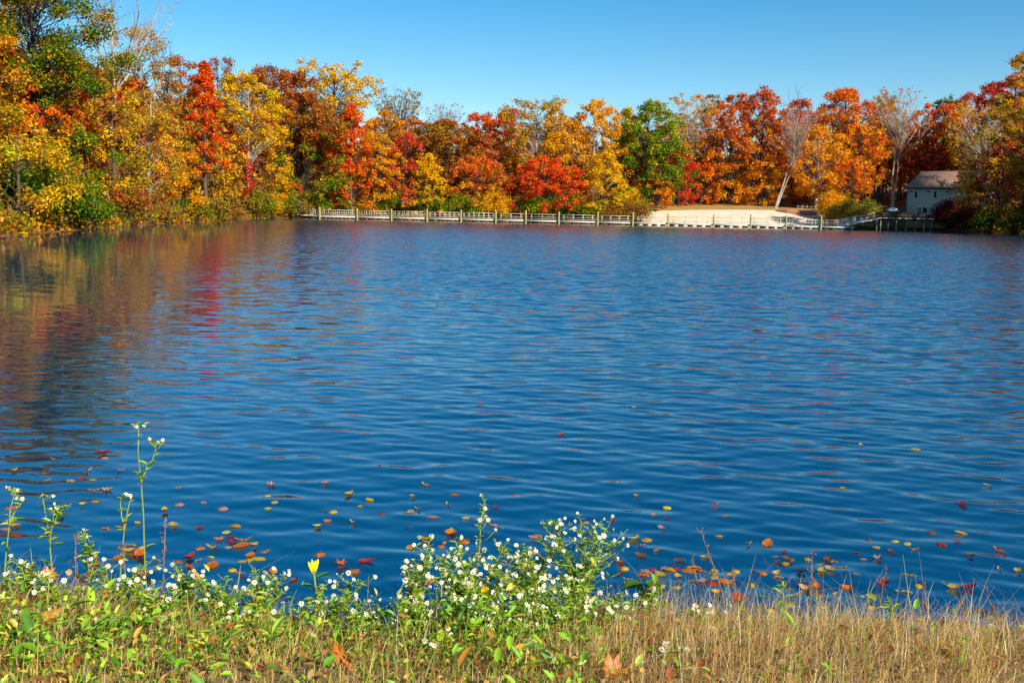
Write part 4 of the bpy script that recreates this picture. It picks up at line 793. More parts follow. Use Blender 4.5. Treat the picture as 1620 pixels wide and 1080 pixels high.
def strips(rs, base, h, w, lean, az, curl, cols, name, label, tip=0.18):
    """many grass blades in one mesh"""
    n = len(base); tq = np.array([0, 0.38, 0.72, 1.0]); wq = np.array([1, 0.85, 0.55, tip])
    d = np.stack([np.cos(az), np.sin(az), np.zeros(n)], 1); s = np.stack([-np.sin(az + 0.6), np.cos(az + 0.6), np.zeros(n)], 1)
    t_ = tq[None, :, None]
    P = base[:, None, :] + np.array([0, 0, 1.0]) * (h[:, None] * (tq - 0.30 * curl[:, None] * tq ** 3))[:, :, None] + d[:, None, :] * (lean[:, None] * (0.35 * tq + 0.65 * tq ** 2) * h[:, None])[:, :, None]
    P = P + (rs.normal(0, 0.03, (n, 4, 3)) * h[:, None, None]) * t_
    o = s[:, None, :] * (w[:, None] * wq)[:, :, None] * 0.5
    V = np.stack([P - o, P + o], 2).reshape(-1, 3); b = np.arange(n)[:, None] * 8
    F_ = np.stack([np.concatenate([b + 2 * j, b + 2 * j + 1, b + 2 * j + 3, b + 2 * j + 2], 1) for j in range(3)], 1).reshape(-1, 4)
    cv = np.repeat(cols, 8, 0) * np.tile(np.repeat([0.92, 1.0, 1.04, 1.06], 2), n)[:, None]
    return V, F_, np.clip(cv, 0.004, 0.9)
def oval_leaves(rs, b, d, n_, L_, wd, cols, bend=0.25):
    """pointed leaves with a fold along the midrib: 6 points each"""
    d = unit(d); s = unit(np.cross(d, n_)); n_ = np.cross(s, d); L_ = L_[:, None]; wd = wd[:, None]
    P = [b, b + d * L_ * 0.32 + s * wd * 0.5 + n_ * wd * 0.14, b + d * L_ * 0.68 + s * wd * 0.42 + n_ * wd * 0.12 - n_ * L_ * bend * 0.3,
         b + d * L_ - n_ * L_ * bend, b + d * L_ * 0.68 - s * wd * 0.42 + n_ * wd * 0.12 - n_ * L_ * bend * 0.3, b + d * L_ * 0.32 - s * wd * 0.5 + n_ * wd * 0.14]
    V = np.stack(P, 1).reshape(-1, 3); i = np.arange(len(b))[:, None] * 6
    F_ = np.concatenate([np.concatenate([i, i + 1, i + 2, i + 3], 1), np.concatenate([i, i + 3, i + 4, i + 5], 1)]); return V, F_, np.repeat(cols, 6, 0)
def join(parts, name, m, smooth=False):
    o, vs, fs, cs = 0, [], [], []
    for v, f, c in parts: vs.append(v); fs.append(f + o); cs.append(c); o += len(v)
    return mesh_np(name, np.concatenate(vs), np.concatenate(fs), m, np.concatenate(cs), smooth)
def px_of(x, y, z):
    q = np.stack([x, y, z - CAM[2]], -1); return CX + F_PX * (q @ _R) / (q @ _F), CY - F_PX * (q @ _U) / (q @ _F)
DRY = C((240, 198, 122), (224, 172, 94), (250, 224, 166), (184, 132, 72), (230, 174, 92), (200, 148, 104)); GRN = C((178, 204, 52), (142, 184, 42), (212, 214, 70), (112, 154, 36), (206, 190, 66))
rs = np.random.RandomState(8)
def scatter(n, y0=2.35, y1=4.62, x0=-3.0, x1=3.0):
    x = rs.uniform(x0, x1, n); y = rs.uniform(y0, y1, n); z = bank_z(x, y); return x, y, z, lake_sd(np.stack([x, y], 1))
# dry grass: thick on the right, thin on the left
x, y, z, sd = scatter(62000); px, py = px_of(x, y, z); patch = 0.5 + 0.5 * fnoise(x * 9, y * 9, 3, 10)
pr_ = 0.40 + 0.60 * sstep(820, 1080, px + 90 * (patch - 0.5) * 2 + 120 * sstep(960, 1060, py)); keep = (sd > 0.03 + 0.09 * fnoise(x * 16, y * 16, 3, 10)) & (rs.rand(len(x)) < pr_ * (0.55 + 0.45 * patch)); x, y, z, sd, px, patch = [a_[keep] for a_ in (x, y, z, sd, px, patch)]
n = len(x); h = rs.gamma(6, 0.029, n) * (0.72 + 0.28 * sstep(700, 1150, px)) * (0.75 + 0.45 * patch) * (0.70 + 0.30 * sstep(0, 0.3, sd)); h = np.clip(h * 0.8, 0.035, 0.30)
cols = DRY[rs.choice(6, n, p=[0.26, 0.2, 0.2, 0.14, 0.12, 0.08])] * rs.normal(1, 0.13, (n, 1)); g = rs.rand(n) < 0.10; cols[g] = GRN[rs.randint(0, 5, g.sum())]
dry = strips(rs, np.stack([x, y, z - 0.01], 1), h, rs.uniform(0.0013, 0.0027, n), np.abs(rs.normal(0.5, 0.55, n)), rs.uniform(0, 6.28, n), rs.rand(n) * 1.4, cols, 0, 0)
# fallen straws lying among them
x, y, z, sd = scatter(9000); px, _ = px_of(x, y, z); k_ = (sd > 0.05); x, y, z = x[k_], y[k_], z[k_]; n = len(x)
lay = strips(rs, np.stack([x, y, z + rs.uniform(0, 0.05, n)], 1), rs.uniform(0.03, 0.08, n), rs.uniform(0.0016, 0.003, n), rs.uniform(1.2, 3.0, n), rs.uniform(0, 6.28, n), rs.rand(n), DRY[rs.randint(0, 6, n)] * rs.normal(0.95, 0.13, (n, 1)), 0, 0)
tag(put('dry_grass', join([dry, lay], 'dry_grass', M['near_leaf'])), 'thick straw coloured dry grass along the near bank', kind='stuff')
# green grass
x, y, z, sd = scatter(42000); px, py = px_of(x, y, z); patch = 0.5 + 0.5 * fnoise(x * 8 + 9, y * 8, 3, 10)
k_ = (sd > 0.06 + 0.12 * fnoise(x * 16, y * 16, 3, 10)) & (rs.rand(len(x)) < (1 - 0.92 * sstep(760, 1050, px + 60 * patch)) * (0.4 + 0.6 * patch)); x, y, z, patch, sd = [a_[k_] for a_ in (x, y, z, patch, sd)]; n = len(x)
gr = strips(rs, np.stack([x, y, z - 0.01], 1), np.clip(rs.gamma(4, 0.026, n) * (0.6 + 0.8 * patch), 0.03, 0.26), rs.uniform(0.002, 0.005, n), np.abs(rs.normal(0.35, 0.3, n)), rs.uniform(0, 6.28, n), rs.rand(n), np.where(rs.rand(n, 1) < 0.8, GRN[rs.randint(0, 5, n)], DRY[rs.randint(0, 6, n)]) * rs.normal(1, 0.14, (n, 1)), 0, 0)
tag(put('grass', join([gr], 'grass', M['near_leaf'])), 'short yellow green grass on the left of the near bank', kind='stuff')
# broad leaved ground cover
x, y, z, sd = scatter(42000); px, py = px_of(x, y, z); patch = 0.5 + 0.5 * fnoise(x * 10 + 3, y * 10 + 5, 3, 10)
k_ = (sd > 0.05 + 0.12 * fnoise(x * 16, y * 16, 3, 10)) & (rs.rand(len(x)) < (1 - 0.97 * sstep(700, 1010, px)) * (0.15 + 0.85 * sstep(0.3, 0.7, patch))); x, y, z, patch = [a_[k_] for a_ in (x, y, z, patch)]; n = len(x)
az = rs.uniform(0, 6.28, n); el = rs.uniform(0.0, 1.1, n); d = np.stack([np.cos(az) * np.cos(el), np.sin(az) * np.cos(el), np.sin(el)], 1); L_ = rs.gamma(3.2, 0.0068, n) + 0.009
col = C((158, 206, 46), (122, 180, 36), (192, 220, 58), (92, 144, 30), (224, 214, 66), (232, 172, 54), (206, 130, 56))[rs.choice(7, n, p=[0.27, 0.23, 0.18, 0.14, 0.09, 0.05, 0.04])] * rs.normal(1, 0.12, (n, 1))
gc = oval_leaves(rs, np.stack([x, y, z + rs.gamma(2.0, 0.030, n) * (0.5 + patch)], 1), d, unit(rs.normal(0, 0.35, (n, 3)) + [0, 0, 1]), L_, L_ * rs.uniform(0.28, 0.5, n), np.clip(col, 0.01, 0.9))
tag(put('ground_cover', join([gc], 'ground_cover', M['near_leaf'])), 'broad leaved green ground cover on the left of the near bank', kind='stuff')

x, y, z, sd = scatter(5200); k_ = sd > 0.0; x, y, z = x[k_], y[k_], z[k_]; n = len(x); az = rs.uniform(0, 6.28, n); L_ = rs.gamma(4, 0.006, n) + 0.008
col = C((196, 132, 60), (150, 96, 52), (220, 160, 72), (176, 92, 46), (204, 176, 110))[rs.randint(0, 5, n)] * rs.normal(1, 0.15, (n, 1))
lt = oval_leaves(rs, np.stack([x, y, z + rs.gamma(1.5, 0.018, n)], 1), np.stack([np.cos(az), np.sin(az), rs.normal(0.1, 0.4, n)], 1), unit(rs.normal(0, 0.6, (n, 3)) + [0, 0, 1]), L_, L_ * rs.uniform(0.35, 0.8, n), np.clip(col, 0.01, 0.9), 0.1)
tag(put('leaf_litter', join([lt], 'leaf_litter', M['near_leaf'])), 'bits of brown and orange leaf litter among the near plants', kind='stuff')
# ------------------------------------------------------------------ flowers
M['petal'] = mat('white_petal', (222, 218, 198), (234, 231, 216), 0.7, 30)
M['disc'] = mat('yellow_flower_disc', (232, 166, 10), (242, 186, 24), 0.8, 300, coords='Generated')
M['old_disc'] = mat('brown_flower_disc', (176, 112, 50), (206, 150, 70), 0.9, 300, coords='Generated')
M['bud'] = mat('green_bud', (164, 182, 60), (196, 206, 96), 0.7, 200)
def petals_mesh(nm, npet, tilt, seed):
    r_ = np.random.RandomState(seed); V = []; Fq = []
    for j in range(npet):
        a = j * 2 * math.pi / npet + r_.normal(0, 0.06); l_ = r_.uniform(0.86, 1.08); tz = tilt + r_.normal(0, 0.10); ca, sa = math.cos(a), math.sin(a)
        for (rr, ww, zz) in ((0.22, 0.07, 0.0), (0.62, 0.135, 0.45), (1.0, 0.06, 1.0)):
            zc = math.sin(tz) * rr * l_ * (0.6 + 0.4 * zz); rad = rr * l_ * math.cos(tz)
            for sg in (-1, 1): V.append((ca * rad - sa * ww * sg, sa * rad + ca * ww * sg, zc))
        b = j * 6; Fq += [[b, b + 1, b + 3, b + 2], [b + 2, b + 3, b + 5, b + 4]]
    m_ = mesh_np(nm, V, Fq, M['petal']); return m_
def disc_mesh(r, hgt, m_):
    q = MB(); q.tube([(0, 0, -0.10), (0, 0, 0.02), (0, 0, hgt * 0.75), (0, 0, hgt)], [r * 0.55, r, r * 0.85, r * 0.3], 8); return q.mesh('disc', m_, smooth=True)
def cup_mesh():
    q = MB(); q.tube([(0, 0, -0.42), (0, 0, -0.28), (0, 0, -0.02)], [0.06, 0.24, 0.26], 7); return q.mesh('calyx', M['bud'])
PET = [petals_mesh('flower', 15, 0.10, 1), petals_mesh('flower', 13, 0.30, 2), petals_mesh('flower', 17, -0.05, 3), petals_mesh('flower', 12, 0.75, 4)]
DSC = [disc_mesh(0.40, 0.2, M['disc']), disc_mesh(0.42, 0.26, M['old_disc'])]; CUP = cup_mesh()
qb = MB(); qb.tube([(0, 0, -0.5), (0, 0, -0.3), (0, 0, 0.1), (0, 0, 0.42), (0, 0, 0.5)], [0.08, 0.3, 0.34, 0.18, 0.04], 7); BUD = qb.mesh('bud', M['bud'], True)
qw = MB(); qw.tube([(0, 0, -0.5), (0, 0, -0.2), (0, 0, 0.25), (0, 0, 0.8), (0, 0, 0.95)], [0.08, 0.28, 0.36, 0.34, 0.12], 7); WBUD = qw.mesh('bud', M['petal'], True)
M['stem'] = mat('green_stem', (122, 140, 48), (150, 160, 62), 0.8, 30)
M['brown_stem'] = mat('brown_stem', (140, 96, 60), (170, 120, 78), 0.9, 30)
ASTER_GREEN = C((160, 204, 48), (126, 178, 40), (192, 216, 60), (98, 148, 32), (214, 208, 70))
GF = 'white asters on the near bank'
def flower(rs, root, p, nv, R_, kind=None):
    k = kind if kind is not None else rs.choice([0, 1, 2, 3, 4, 5], p=[0.30, 0.24, 0.17, 0.12, 0.09, 0.08])
    rot = Vector(nv).to_track_quat('Z', 'Y').to_euler()
    if k >= 4:
        put('bud', BUD if k == 4 else WBUD, root, p, rot, R_ * 0.55); return
    f = put('flower', PET[k], root, p, rot, R_); put('calyx', CUP, f)
    put('disc', DSC[0 if rs.rand() < 0.78 else 1], f, (0, 0, 0.0))
def aster(label, px, Y, top, spread, nf, seed, low=0.35, stems=4, leaves=60, R_=0.0145, name='aster_plant', group=GF, lean=0.0, tall=False):
    """px, spread and top are read from the photo at distance Y; nf flowers spread over the upper part"""
    rs = np.random.RandomState(500 + seed); x = x_at(px, Y, 0.2)
    while lake_sd([(x, Y)])[0] < (0.02 if tall else 0.06): Y -= 0.03; x = x_at(px, Y, 0.2)
    z = float(bank_z(x, Y)[0]); x = x_at(px, Y, z)
    H = at_depth(px, top, Y)[2] - z; W = spread / F_PX * Y / 2 * 1.02
    root = empty(name, (x, Y, z - 0.01)); tag(root, label, 'flower', group)
    st = MB(); lv_b, lv_d, lv_l = [], [], []; tips = []
    for s_ in range(stems):
        a = rs.uniform(0, 6.28); r = W * (0.15 + 0.8 * math.sqrt(rs.rand())) * (0 if stems == 1 else 1); hh = H * (1 if s_ == 0 else rs.uniform(0.62, 0.97)) * (1 - 0.2 * (r / W) ** 2)
        e = np.array([math.cos(a) * r + lean * H, math.sin(a) * r * 0.55, hh]); b0 = np.array([rs.normal(0, W * 0.12), rs.normal(0, 0.03), 0])
        if tall:
            e = np.array([rs.normal(0, 0.3) * W, rs.normal(0, 0.2) * W, H]) if s_ == 0 else np.array([rs.choice([-1, 1]) * W * rs.uniform(0.55, 0.95), rs.normal(0, 0.3) * W, H * rs.uniform(0.84, 0.97)])
            b0 = np.zeros(3) if s_ == 0 else tips[0][3 + (s_ % 2)]
        tt = np.linspace(0, 1, 7); pth = b0 + (e - b0) * np.stack([tt ** 1.5, tt ** 1.5, tt], 1) + np.cumsum(rs.normal(0, 0.006, (7, 3)), 0) * tt[:, None]
        st.tube(pth, np.linspace(0.0042, 0.0018, 7), 5); tips.append(pth)
        for _ in range(int(leaves * (0.8 if tall else 3.2) / stems)):
            f = rs.uniform(0.05, 0.97); i0 = min(int(f * 6), 5); p = pth[i0] + (pth[i0 + 1] - pth[i0]) * (f * 6 - i0); az = rs.uniform(0, 6.28); el = rs.uniform(0.1, 0.9)
            lv_b.append(p); lv_d.append((math.cos(az) * math.cos(el), math.sin(az) * math.cos(el), math.sin(el))); lv_l.append(rs.uniform(0.020, 0.052) * (1.25 - 0.6 * f) * (1.3 if tall else 1.0))
    S_ = np.array(SUN_DIR)
    for k in range(nf):
        pth = tips[rs.randint(stems)]; f = low + (1 - low) * rs.rand() ** 0.75; f = min(f, 0.99); pth = tips[k % stems] if tall and k < 3 * stems else pth; f = rs.uniform(0.94, 0.99) if tall and k < 3 * stems else f; i0 = min(int(f * 6), 5); s0 = pth[i0] + (pth[i0 + 1] - pth[i0]) * (f * 6 - i0)
        reach = W * (0.25 + 0.55 * rs.rand()) * (1.15 - 0.65 * f) if not tall else W * 0.5 * rs.rand() + 0.01
        az = rs.uniform(0, 6.28); e = s0 + np.array([math.cos(az) * reach, math.sin(az) * reach * 0.6 - 0.3 * reach, reach * rs.uniform(0.3, 0.9) + 0.012]); e[2] = min(e[2], H * 1.02)
        m_ = (s0 + e) / 2 + np.array([0, 0, -0.1 * reach]); st.tube([s0, m_, e], [0.0017, 0.0014, 0.0011], 4)
        nv = unit(S_ * 0.5 + np.array([-0.1, -0.55, 0.35]) + rs.normal(0, 0.42, 3)); flower(rs, root, e, nv, R_ * rs.uniform(0.48, 0.88))
        for _ in range(5):
            q = s0 + (e - s0) * rs.uniform(0.2, 0.9); az = rs.uniform(0, 6.28); lv_b.append(q); lv_d.append((math.cos(az), math.sin(az), rs.uniform(0.1, 0.9))); lv_l.append(rs.uniform(0.012, 0.032))
    put('stem', st.mesh('stem', M['stem'], True), root)
    b = np.array(lv_b); L_ = np.array(lv_l); n = len(b); v, f, c = oval_leaves(rs, b, np.array(lv_d), unit(rs.normal(0, 0.3, (n, 3)) + [0, 0, 1]), L_, L_ * rs.uniform(0.2, 0.34, n), np.clip(ASTER_GREEN[rs.randint(0, 5, n)] * rs.normal(1, 0.12, (n, 1)), 0.01, 0.9))
    put('foliage', mesh_np('foliage', v, f, M['near_leaf'], c), root); return root, tips, H
AST = [
 ('tall slender white flower stem standing highest over the water on the left', 232, 4.55, 676, 40, 9, 1, 0.86, 2, 34, 0.012, True),
 ('leafy pale green stem with closed tips near the left edge', 84, 4.35, 786, 66, 9, 2, 0.55, 3, 60, 0.013, True),
 ('thin white flower stem cut by the left picture edge', 6, 4.40, 772, 50, 6, 3, 0.6, 2, 30, 0.013, True),
 ('brownish flower stem with a few white heads left of the tallest stem', 188, 4.42, 782, 36, 8, 4, 0.6, 2, 26, 0.013, True),
 ('short green leafy sprig between two flower stems at the left', 146, 4.36, 838, 44, 3, 5, 0.7, 3, 60, 0.012, True),
 ('aster plant at the left edge with white flowers low over the grass', 44, 4.05, 872, 130, 20, 6, 0.3, 6, 110, 0.0145, False),
 ('spreading aster below the tallest stem with many white flowers', 182, 4.15, 884, 150, 24, 7, 0.35, 6, 110, 0.0145, False),
 ('white aster clump right of the tallest stem by the water', 296, 4.20, 890, 130, 18, 8, 0.35, 5, 90, 0.014, False),
 ('aster clump with large white flowers left of the yellow seed pod', 408, 4.05, 884, 110, 22, 9, 0.3, 6, 100, 0.015, False),
 ('bushy aster around the foot of the yellow seed pod plant', 520, 3.95, 908, 120, 26, 10, 0.3, 6, 100, 0.0155, False),
 ('low white aster filling the gap left of the big centre clump', 590, 3.95, 936, 90, 15, 11, 0.3, 5, 80, 0.014, False),
 ('upright leafy aster crowned with a tight bunch of white flowers', 656, 4.15, 850, 104, 40, 12, 0.35, 6, 120, 0.0155, False),
 ('tall thin aster sprig rising on the left of the centre clump', 752, 4.25, 786, 96, 30, 13, 0.4, 4, 70, 0.014, False),
 ('dense heap of white asters in the middle of the centre clump', 738, 4.02, 872, 180, 90, 14, 0.2, 10, 190, 0.0145, False),
 ('broad white aster bush between the tall sprig and the tallest bush', 842, 4.12, 838, 165, 84, 15, 0.22, 10, 180, 0.0145, False),
 ('tallest bushy aster at the right of the centre clump with brown spent heads', 918, 4.22, 784, 175, 90, 16, 0.3, 10, 190, 0.0135, False),
 ('low white asters in front of the centre clump', 800, 3.72, 948, 150, 26, 17, 0.3, 7, 120, 0.0145, False),
 ('white aster sprawling right below the tallest bush', 952, 3.90, 928, 130, 24, 18, 0.3, 7, 120, 0.0145, False),
 ('small aster with a flat bunch of flowers beside the broad leaved sapling', 1030, 4.05, 926, 80, 13, 19, 0.5, 4, 50, 0.0145, False),
 ('last aster of the row with white flowers at the edge of the dry grass', 1116, 3.95, 962, 90, 14, 20, 0.45, 4, 50, 0.0145, False),
 ('low bunch of white flowers standing alone in the dry grass', 1066, 3.45, 1016, 70, 12, 21, 0.6, 3, 24, 0.0145, False),
 ('few scattered white flowers near the bottom edge below the centre clump', 692, 3.45, 1000, 110, 9, 22, 0.4, 4, 40, 0.0145, False),
 ('white flowers low in the green cover at the lower left', 66, 3.62, 966, 110, 10, 23, 0.4, 4, 40, 0.014, False),
 ('single bright flowers in the green cover below the spreading aster', 150, 3.5, 985, 100, 5, 24, 0.5, 3, 30, 0.014, False),
 ('white flowers half hidden in the green cover below the large flowered clump', 392, 3.75, 965, 130, 13, 25, 0.3, 5, 70, 0.014, False),
 ('thick white aster cushion at the foot of the tallest bush', 880, 3.78, 916, 150, 46, 26, 0.2, 9, 150, 0.014, False),
 ('white aster cushion in the lower middle of the centre clump', 770, 3.74, 924, 150, 50, 27, 0.2, 9, 150, 0.014, False),
 ('leafy aster with fewer flowers left of the lower centre cushion', 668, 3.80, 928, 130, 34, 28, 0.2, 8, 140, 0.014, False),
 ('sparse aster low between the seed pod plant and the centre clump', 572, 3.72, 952, 110, 16, 29, 0.3, 6, 100, 0.014, False),
 ('aster tuft beside the shiny herb at the left', 236, 3.85, 916, 120, 18, 30, 0.3, 6, 100, 0.014, False),
 ('aster tuft with small flowers in front of the left edge plant', 96, 3.86, 912, 110, 18, 31, 0.3, 6, 100, 0.014, False),
 ('aster tuft between the white clump and the large flowered clump', 350, 3.92, 906, 90, 16, 32, 0.3, 5, 90, 0.014, False),
]
for lb, px, Y, top, spd, nf, sd_, low, stm, lvs, R_, tall in AST: aster(lb, px, Y, top, spd, nf, sd_, low, stm, lvs, R_, tall=tall)

# seed pod plant: upright yellow pods
def on_bank(px, Y):
    x = x_at(px, Y, 0.2)
    while lake_sd([(x, Y)])[0] < 0.02: Y -= 0.03; x = x_at(px, Y, 0.2)
    z = float(bank_z(x, Y)[0]); return np.array([x_at(px, Y, z), Y, z])
M['pod'] = mat('yellow_pod', (240, 214, 24), (226, 224, 40), 0.6, 40)
p0 = on_bank(497, 4.0); H = at_depth(497, 884, 4.0)[2] - p0[2]; pod = empty('seed_pod_plant', p0); tag(pod, 'plant topped with upright bright yellow pods among the asters', 'plant')
q = MB(); q.tube([(0, 0, 0), (0.01, 0, H * 0.5), (0.0, 0, H * 0.82)], [0.005, 0.004, 0.004], 6); q.build('stem', M['stem'], pod)
for dx, dz in ((-0.018, -0.006), (-0.006, 0.004), (0.006, 0.0), (0.015, 0.006)):
    q = MB(); b = np.array([dx * 0.3, 0, H * 0.80]); e = np.array([dx * 1.25, -0.004, H + dz - 0.004]); q.tube([b, b * 0.6 + e * 0.4, b * 0.2 + e * 0.8, e], [0.003, 0.006, 0.0062, 0.0015], 7); q.build('pod', M['pod'], pod, smooth=True)
rs = np.random.RandomState(3)
def lance_set(root, n, hmax, l0, l1, ratio, cols, seed, upb=0.5, bend=0.3, h0=0.0, m_='near_leaf', name='leaf', sep=True):
    r_ = np.random.RandomState(seed)
    for k in range(n):
        az = k * 2.4 + r_.normal(0, 0.3); h = h0 + (hmax - h0) * (k + 0.5) / n; L_ = r_.uniform(l0, l1); el = upb + r_.normal(0, 0.2)
        v, f, c = oval_leaves(r_, np.array([[0, 0, h]]), np.array([[math.cos(az) * math.cos(el), math.sin(az) * math.cos(el), math.sin(el)]]), np.array([[0, 0, 1.0]]), np.array([L_]), np.array([L_ * ratio]), np.clip(cols[r_.randint(len(cols))][None] * r_.normal(1, 0.1), 0.01, 0.9), bend)
        put(name, mesh_np(name, v, f, M[m_], c), root)
lance_set(pod, 9, H * 0.75, 0.05, 0.09, 0.22, ASTER_GREEN, 4)
# broad leaved sapling beside the last asters
p0 = on_bank(1018, 4.22); sp = empty('sapling', p0); H = at_depth(1018, 912, 4.22)[2] - p0[2]; tag(sp, 'young sapling with a few broad dark green leaves by the water', 'sapling')
q = MB(); q.tube([(0, 0, 0), (0.01, 0, H * 0.6), (0.03, 0, H)], [0.005, 0.004, 0.002], 6); q.build('stem', M['brown_stem'], sp)
lance_set(sp, 6, H, 0.085, 0.125, 0.52, C((96, 138, 34), (78, 118, 30), (136, 160, 44)), 8, 0.35, 0.45, H * 0.7)
lance_set(sp, 1, H * 0.8, 0.12, 0.13, 0.4, C((126, 84, 48)), 9, -0.9, 0.4, H * 0.8, name='withered_leaf')
# green weeds in the dry grass
for k, (lb, px, Y, top, n, l0, l1, rt) in enumerate([
    ('green weed with pointed leaves by the water left in the dry grass', 1236, 4.12, 920, 12, 0.05, 0.08, 0.26),
    ('green weed with narrow leaves by the water in the middle of the dry grass', 1408, 4.05, 946, 13, 0.05, 0.085, 0.2),
    ('dim green weed at the right edge of the dry grass', 1572, 3.9, 1012, 12, 0.05, 0.08, 0.24),
    ('small pale green weed near the bottom edge in the dry grass', 1256, 3.3, 1046, 9, 0.025, 0.045, 0.4),
    ('leafy green sprig at the bottom edge right of the pale green weed', 1312, 3.25, 1070, 8, 0.03, 0.05, 0.35),
    ('bright green herb with broad leaves in the left ground cover', 150, 3.45, 1000, 12, 0.05, 0.08, 0.5),
    ('shiny green herb with large leaves in the ground cover below the left flowers', 208, 3.55, 985, 12, 0.06, 0.09, 0.42),
    ('broad leaved green rosette at the bottom left corner', 60, 3.25, 1060, 11, 0.05, 0.08, 0.45),
    ('green herb with upright leaves below the large flowered asters', 330, 3.4, 1030, 12, 0.05, 0.085, 0.34),
    ('long leaved green herb below the seed pod plant', 430, 3.5, 1000, 12, 0.06, 0.10, 0.22)]):
    p0 = on_bank(px, Y); wdp = empty('weed', p0); H = max(at_depth(px, top, Y)[2] - p0[2], 0.05); tag(wdp, lb, 'weed', 'green weeds on the near bank')
    q = MB(); q.tube([(0, 0, 0), (0.004, 0, H * 0.5), (0, 0.002, H * 0.9)], [0.004, 0.003, 0.0015], 5); q.build('stem', M['stem'], wdp)
    lance_set(wdp, n, H * 0.92, l0, l1, rt, ASTER_GREEN, 20 + k, 0.55, 0.3)
# the large soft leaf and the dry stalks
p0 = on_bank(878, 3.25); mu = empty('soft_leaf_plant', p0); tag(mu, 'rosette with a large soft grey green leaf at the bottom centre', 'plant')
lance_set(mu, 3, 0.04, 0.08, 0.11, 0.55, C((150, 190, 96), (136, 178, 84)), 41, 0.9, 0.25, 0.01)
for k, (px, Y, top, ln_) in enumerate([(1156, 4.1, 842, -0.35), (1277, 4.15, 872, 0.02), (1283, 4.1, 900, -0.03), (1158, 3.95, 905, 0.0), (1384, 4.0, 905, 0.12), (1468, 4.0, 925, -0.1), (1536, 3.95, 955, -0.25), (1590, 3.9, 945, -0.4), (256, 4.3, 815, 0.05), (120, 4.2, 850, 0.0), (196, 4.25, 860, -0.02), (1108, 4.1, 880, -0.15)]):
    p0 = on_bank(px, Y); ds = empty('dry_stalk', p0); H = at_depth(px, top, Y)[2] - p0[2]
    place = ['tall thin reddish stalk leaning left over the leaf raft', 'straight reddish stalk standing over the water in the dry grass', 'shorter reddish stalk beside the straight one', 'bare brown stalk right of the asters', 'thin stalk leaning right above the dry grass', 'thin stalk near the narrow leaved weed', 'dry stalk leaning left near the right edge', 'dry arching stalk at the right edge', 'dark beaded seed stalk beside the tallest flower stem', 'dark thin stalk near the left edge', 'dark thin stalk below the brownish flower stem', 'short reddish stalk by the last aster'][k]
    tag(ds, place, 'stalk', 'dry stalks on the near bank'); r_ = np.random.RandomState(k)
    q = MB(); top_ = np.array([ln_ * H, 0.02, H]); q.tube([(0, 0, 0), top_ * 0.5 + [r_.normal(0, 0.006), 0, 0], top_], [0.0028, 0.0022, 0.0012], 5); q.build('stem', M['brown_stem'], ds)
    q = MB()
    for j in range(14):
        f = r_.uniform(0.5, 1.0); b = top_ * f; e = b + r_.normal(0, 0.008, 3) + [0, 0, 0.012]; q.tube([b, e], [0.0016, 0.0008], 4); q.tube([e - [0, 0, 0.003], e, e + [0, 0, 0.004]], [0.001, 0.003, 0.001], 5)
    q.build('seed_head', M['brown_stem'], ds)

# ------------------------------------------------------------------ fallen leaves
def outline(kind):
    if kind == 'oval': a = np.linspace(0, 2 * math.pi, 13)[:-1]; r = 1.0 / np.sqrt((np.cos(a) / 1.0) ** 2 + (np.sin(a) / 0.66) ** 2); r[0] *= 1.12; return np.stack([np.cos(a) * r, np.sin(a) * r], 1)
    if kind == 'round': a = np.linspace(0, 2 * math.pi, 13)[:-1]; r = 0.88 + 0.06 * np.cos(a * 5); r[0] *= 1.15; return np.stack([np.cos(a) * r, np.sin(a) * r * 0.9], 1)
    if kind == 'maple':
        P = [(1.05, 0), (0.62, 0.13), (0.66, 0.30), (0.36, 0.22), (0.52, 0.78), (0.30, 0.70), (0.12, 0.42), (-0.25, 0.86), (-0.30, 0.55), (-0.55, 0.52), (-0.42, 0.18), (-0.62, 0.02)]
    else:
        P = [(1.1, 0), (0.85, 0.22), (0.70, 0.14), (0.55, 0.42), (0.38, 0.16), (0.18, 0.50), (0.02, 0.17), (-0.22, 0.42), (-0.38, 0.14), (-0.62, 0.24), (-0.95, 0.03)]
    P = np.array(P); return np.concatenate([P, (P[1:] * [1, -1])[::-1]])
LC = {'yellow': (214, 168, 52), 'bright yellow': (246, 206, 30), 'orange': (222, 124, 40), 'red': (176, 60, 46), 'crimson': (150, 44, 62), 'pinkish': (190, 144, 126), 'tan': (206, 170, 104), 'brown': (134, 88, 46), 'dark': (60, 44, 34), 'pale green': (160, 176, 110)}
LM = {}
def leaf_mesh(kind, colr, curl):
    key = (kind, colr, curl)
    if key in LM: return LM[key]
    r_ = np.random.RandomState(len(LM)); O = outline(kind); n = len(O); c = lin(LC[colr])
    inner = O * 0.5; V = [(0, 0, 0)] + [(p[0], p[1], curl * 0.05 * (p[0] ** 2) + 0.03 * abs(p[1])) for p in inner] + [(p[0], p[1], curl * 0.24 * (p[0] ** 2 + p[1] ** 2) + 0.05 * abs(p[1]) + r_.normal(0, 0.03)) for p in O]
    Fc = [[0, 1 + j, 1 + (j + 1) % n] for j in range(n)] + [[1 + j, 1 + n + j, 1 + n + (j + 1) % n, 1 + (j + 1) % n] for j in range(n)]
    st0 = len(V); V += [(-0.6, 0.02, 0.01), (-0.6, -0.02, 0.01), (-1.25, -0.10, 0.06), (-1.25, -0.07, 0.06)]; Fc.append([st0, st0 + 1, st0 + 2, st0 + 3])
    cv = np.clip(c * r_.normal(1, 0.16, (len(V), 1)) * np.array([1, r_.uniform(0.85, 1.1), 1]), 0.005, 0.9); cv[-4:] = c * 0.6
    LM[key] = mesh_np('leaf', V, Fc, M['near_leaf'], cv); return LM[key]
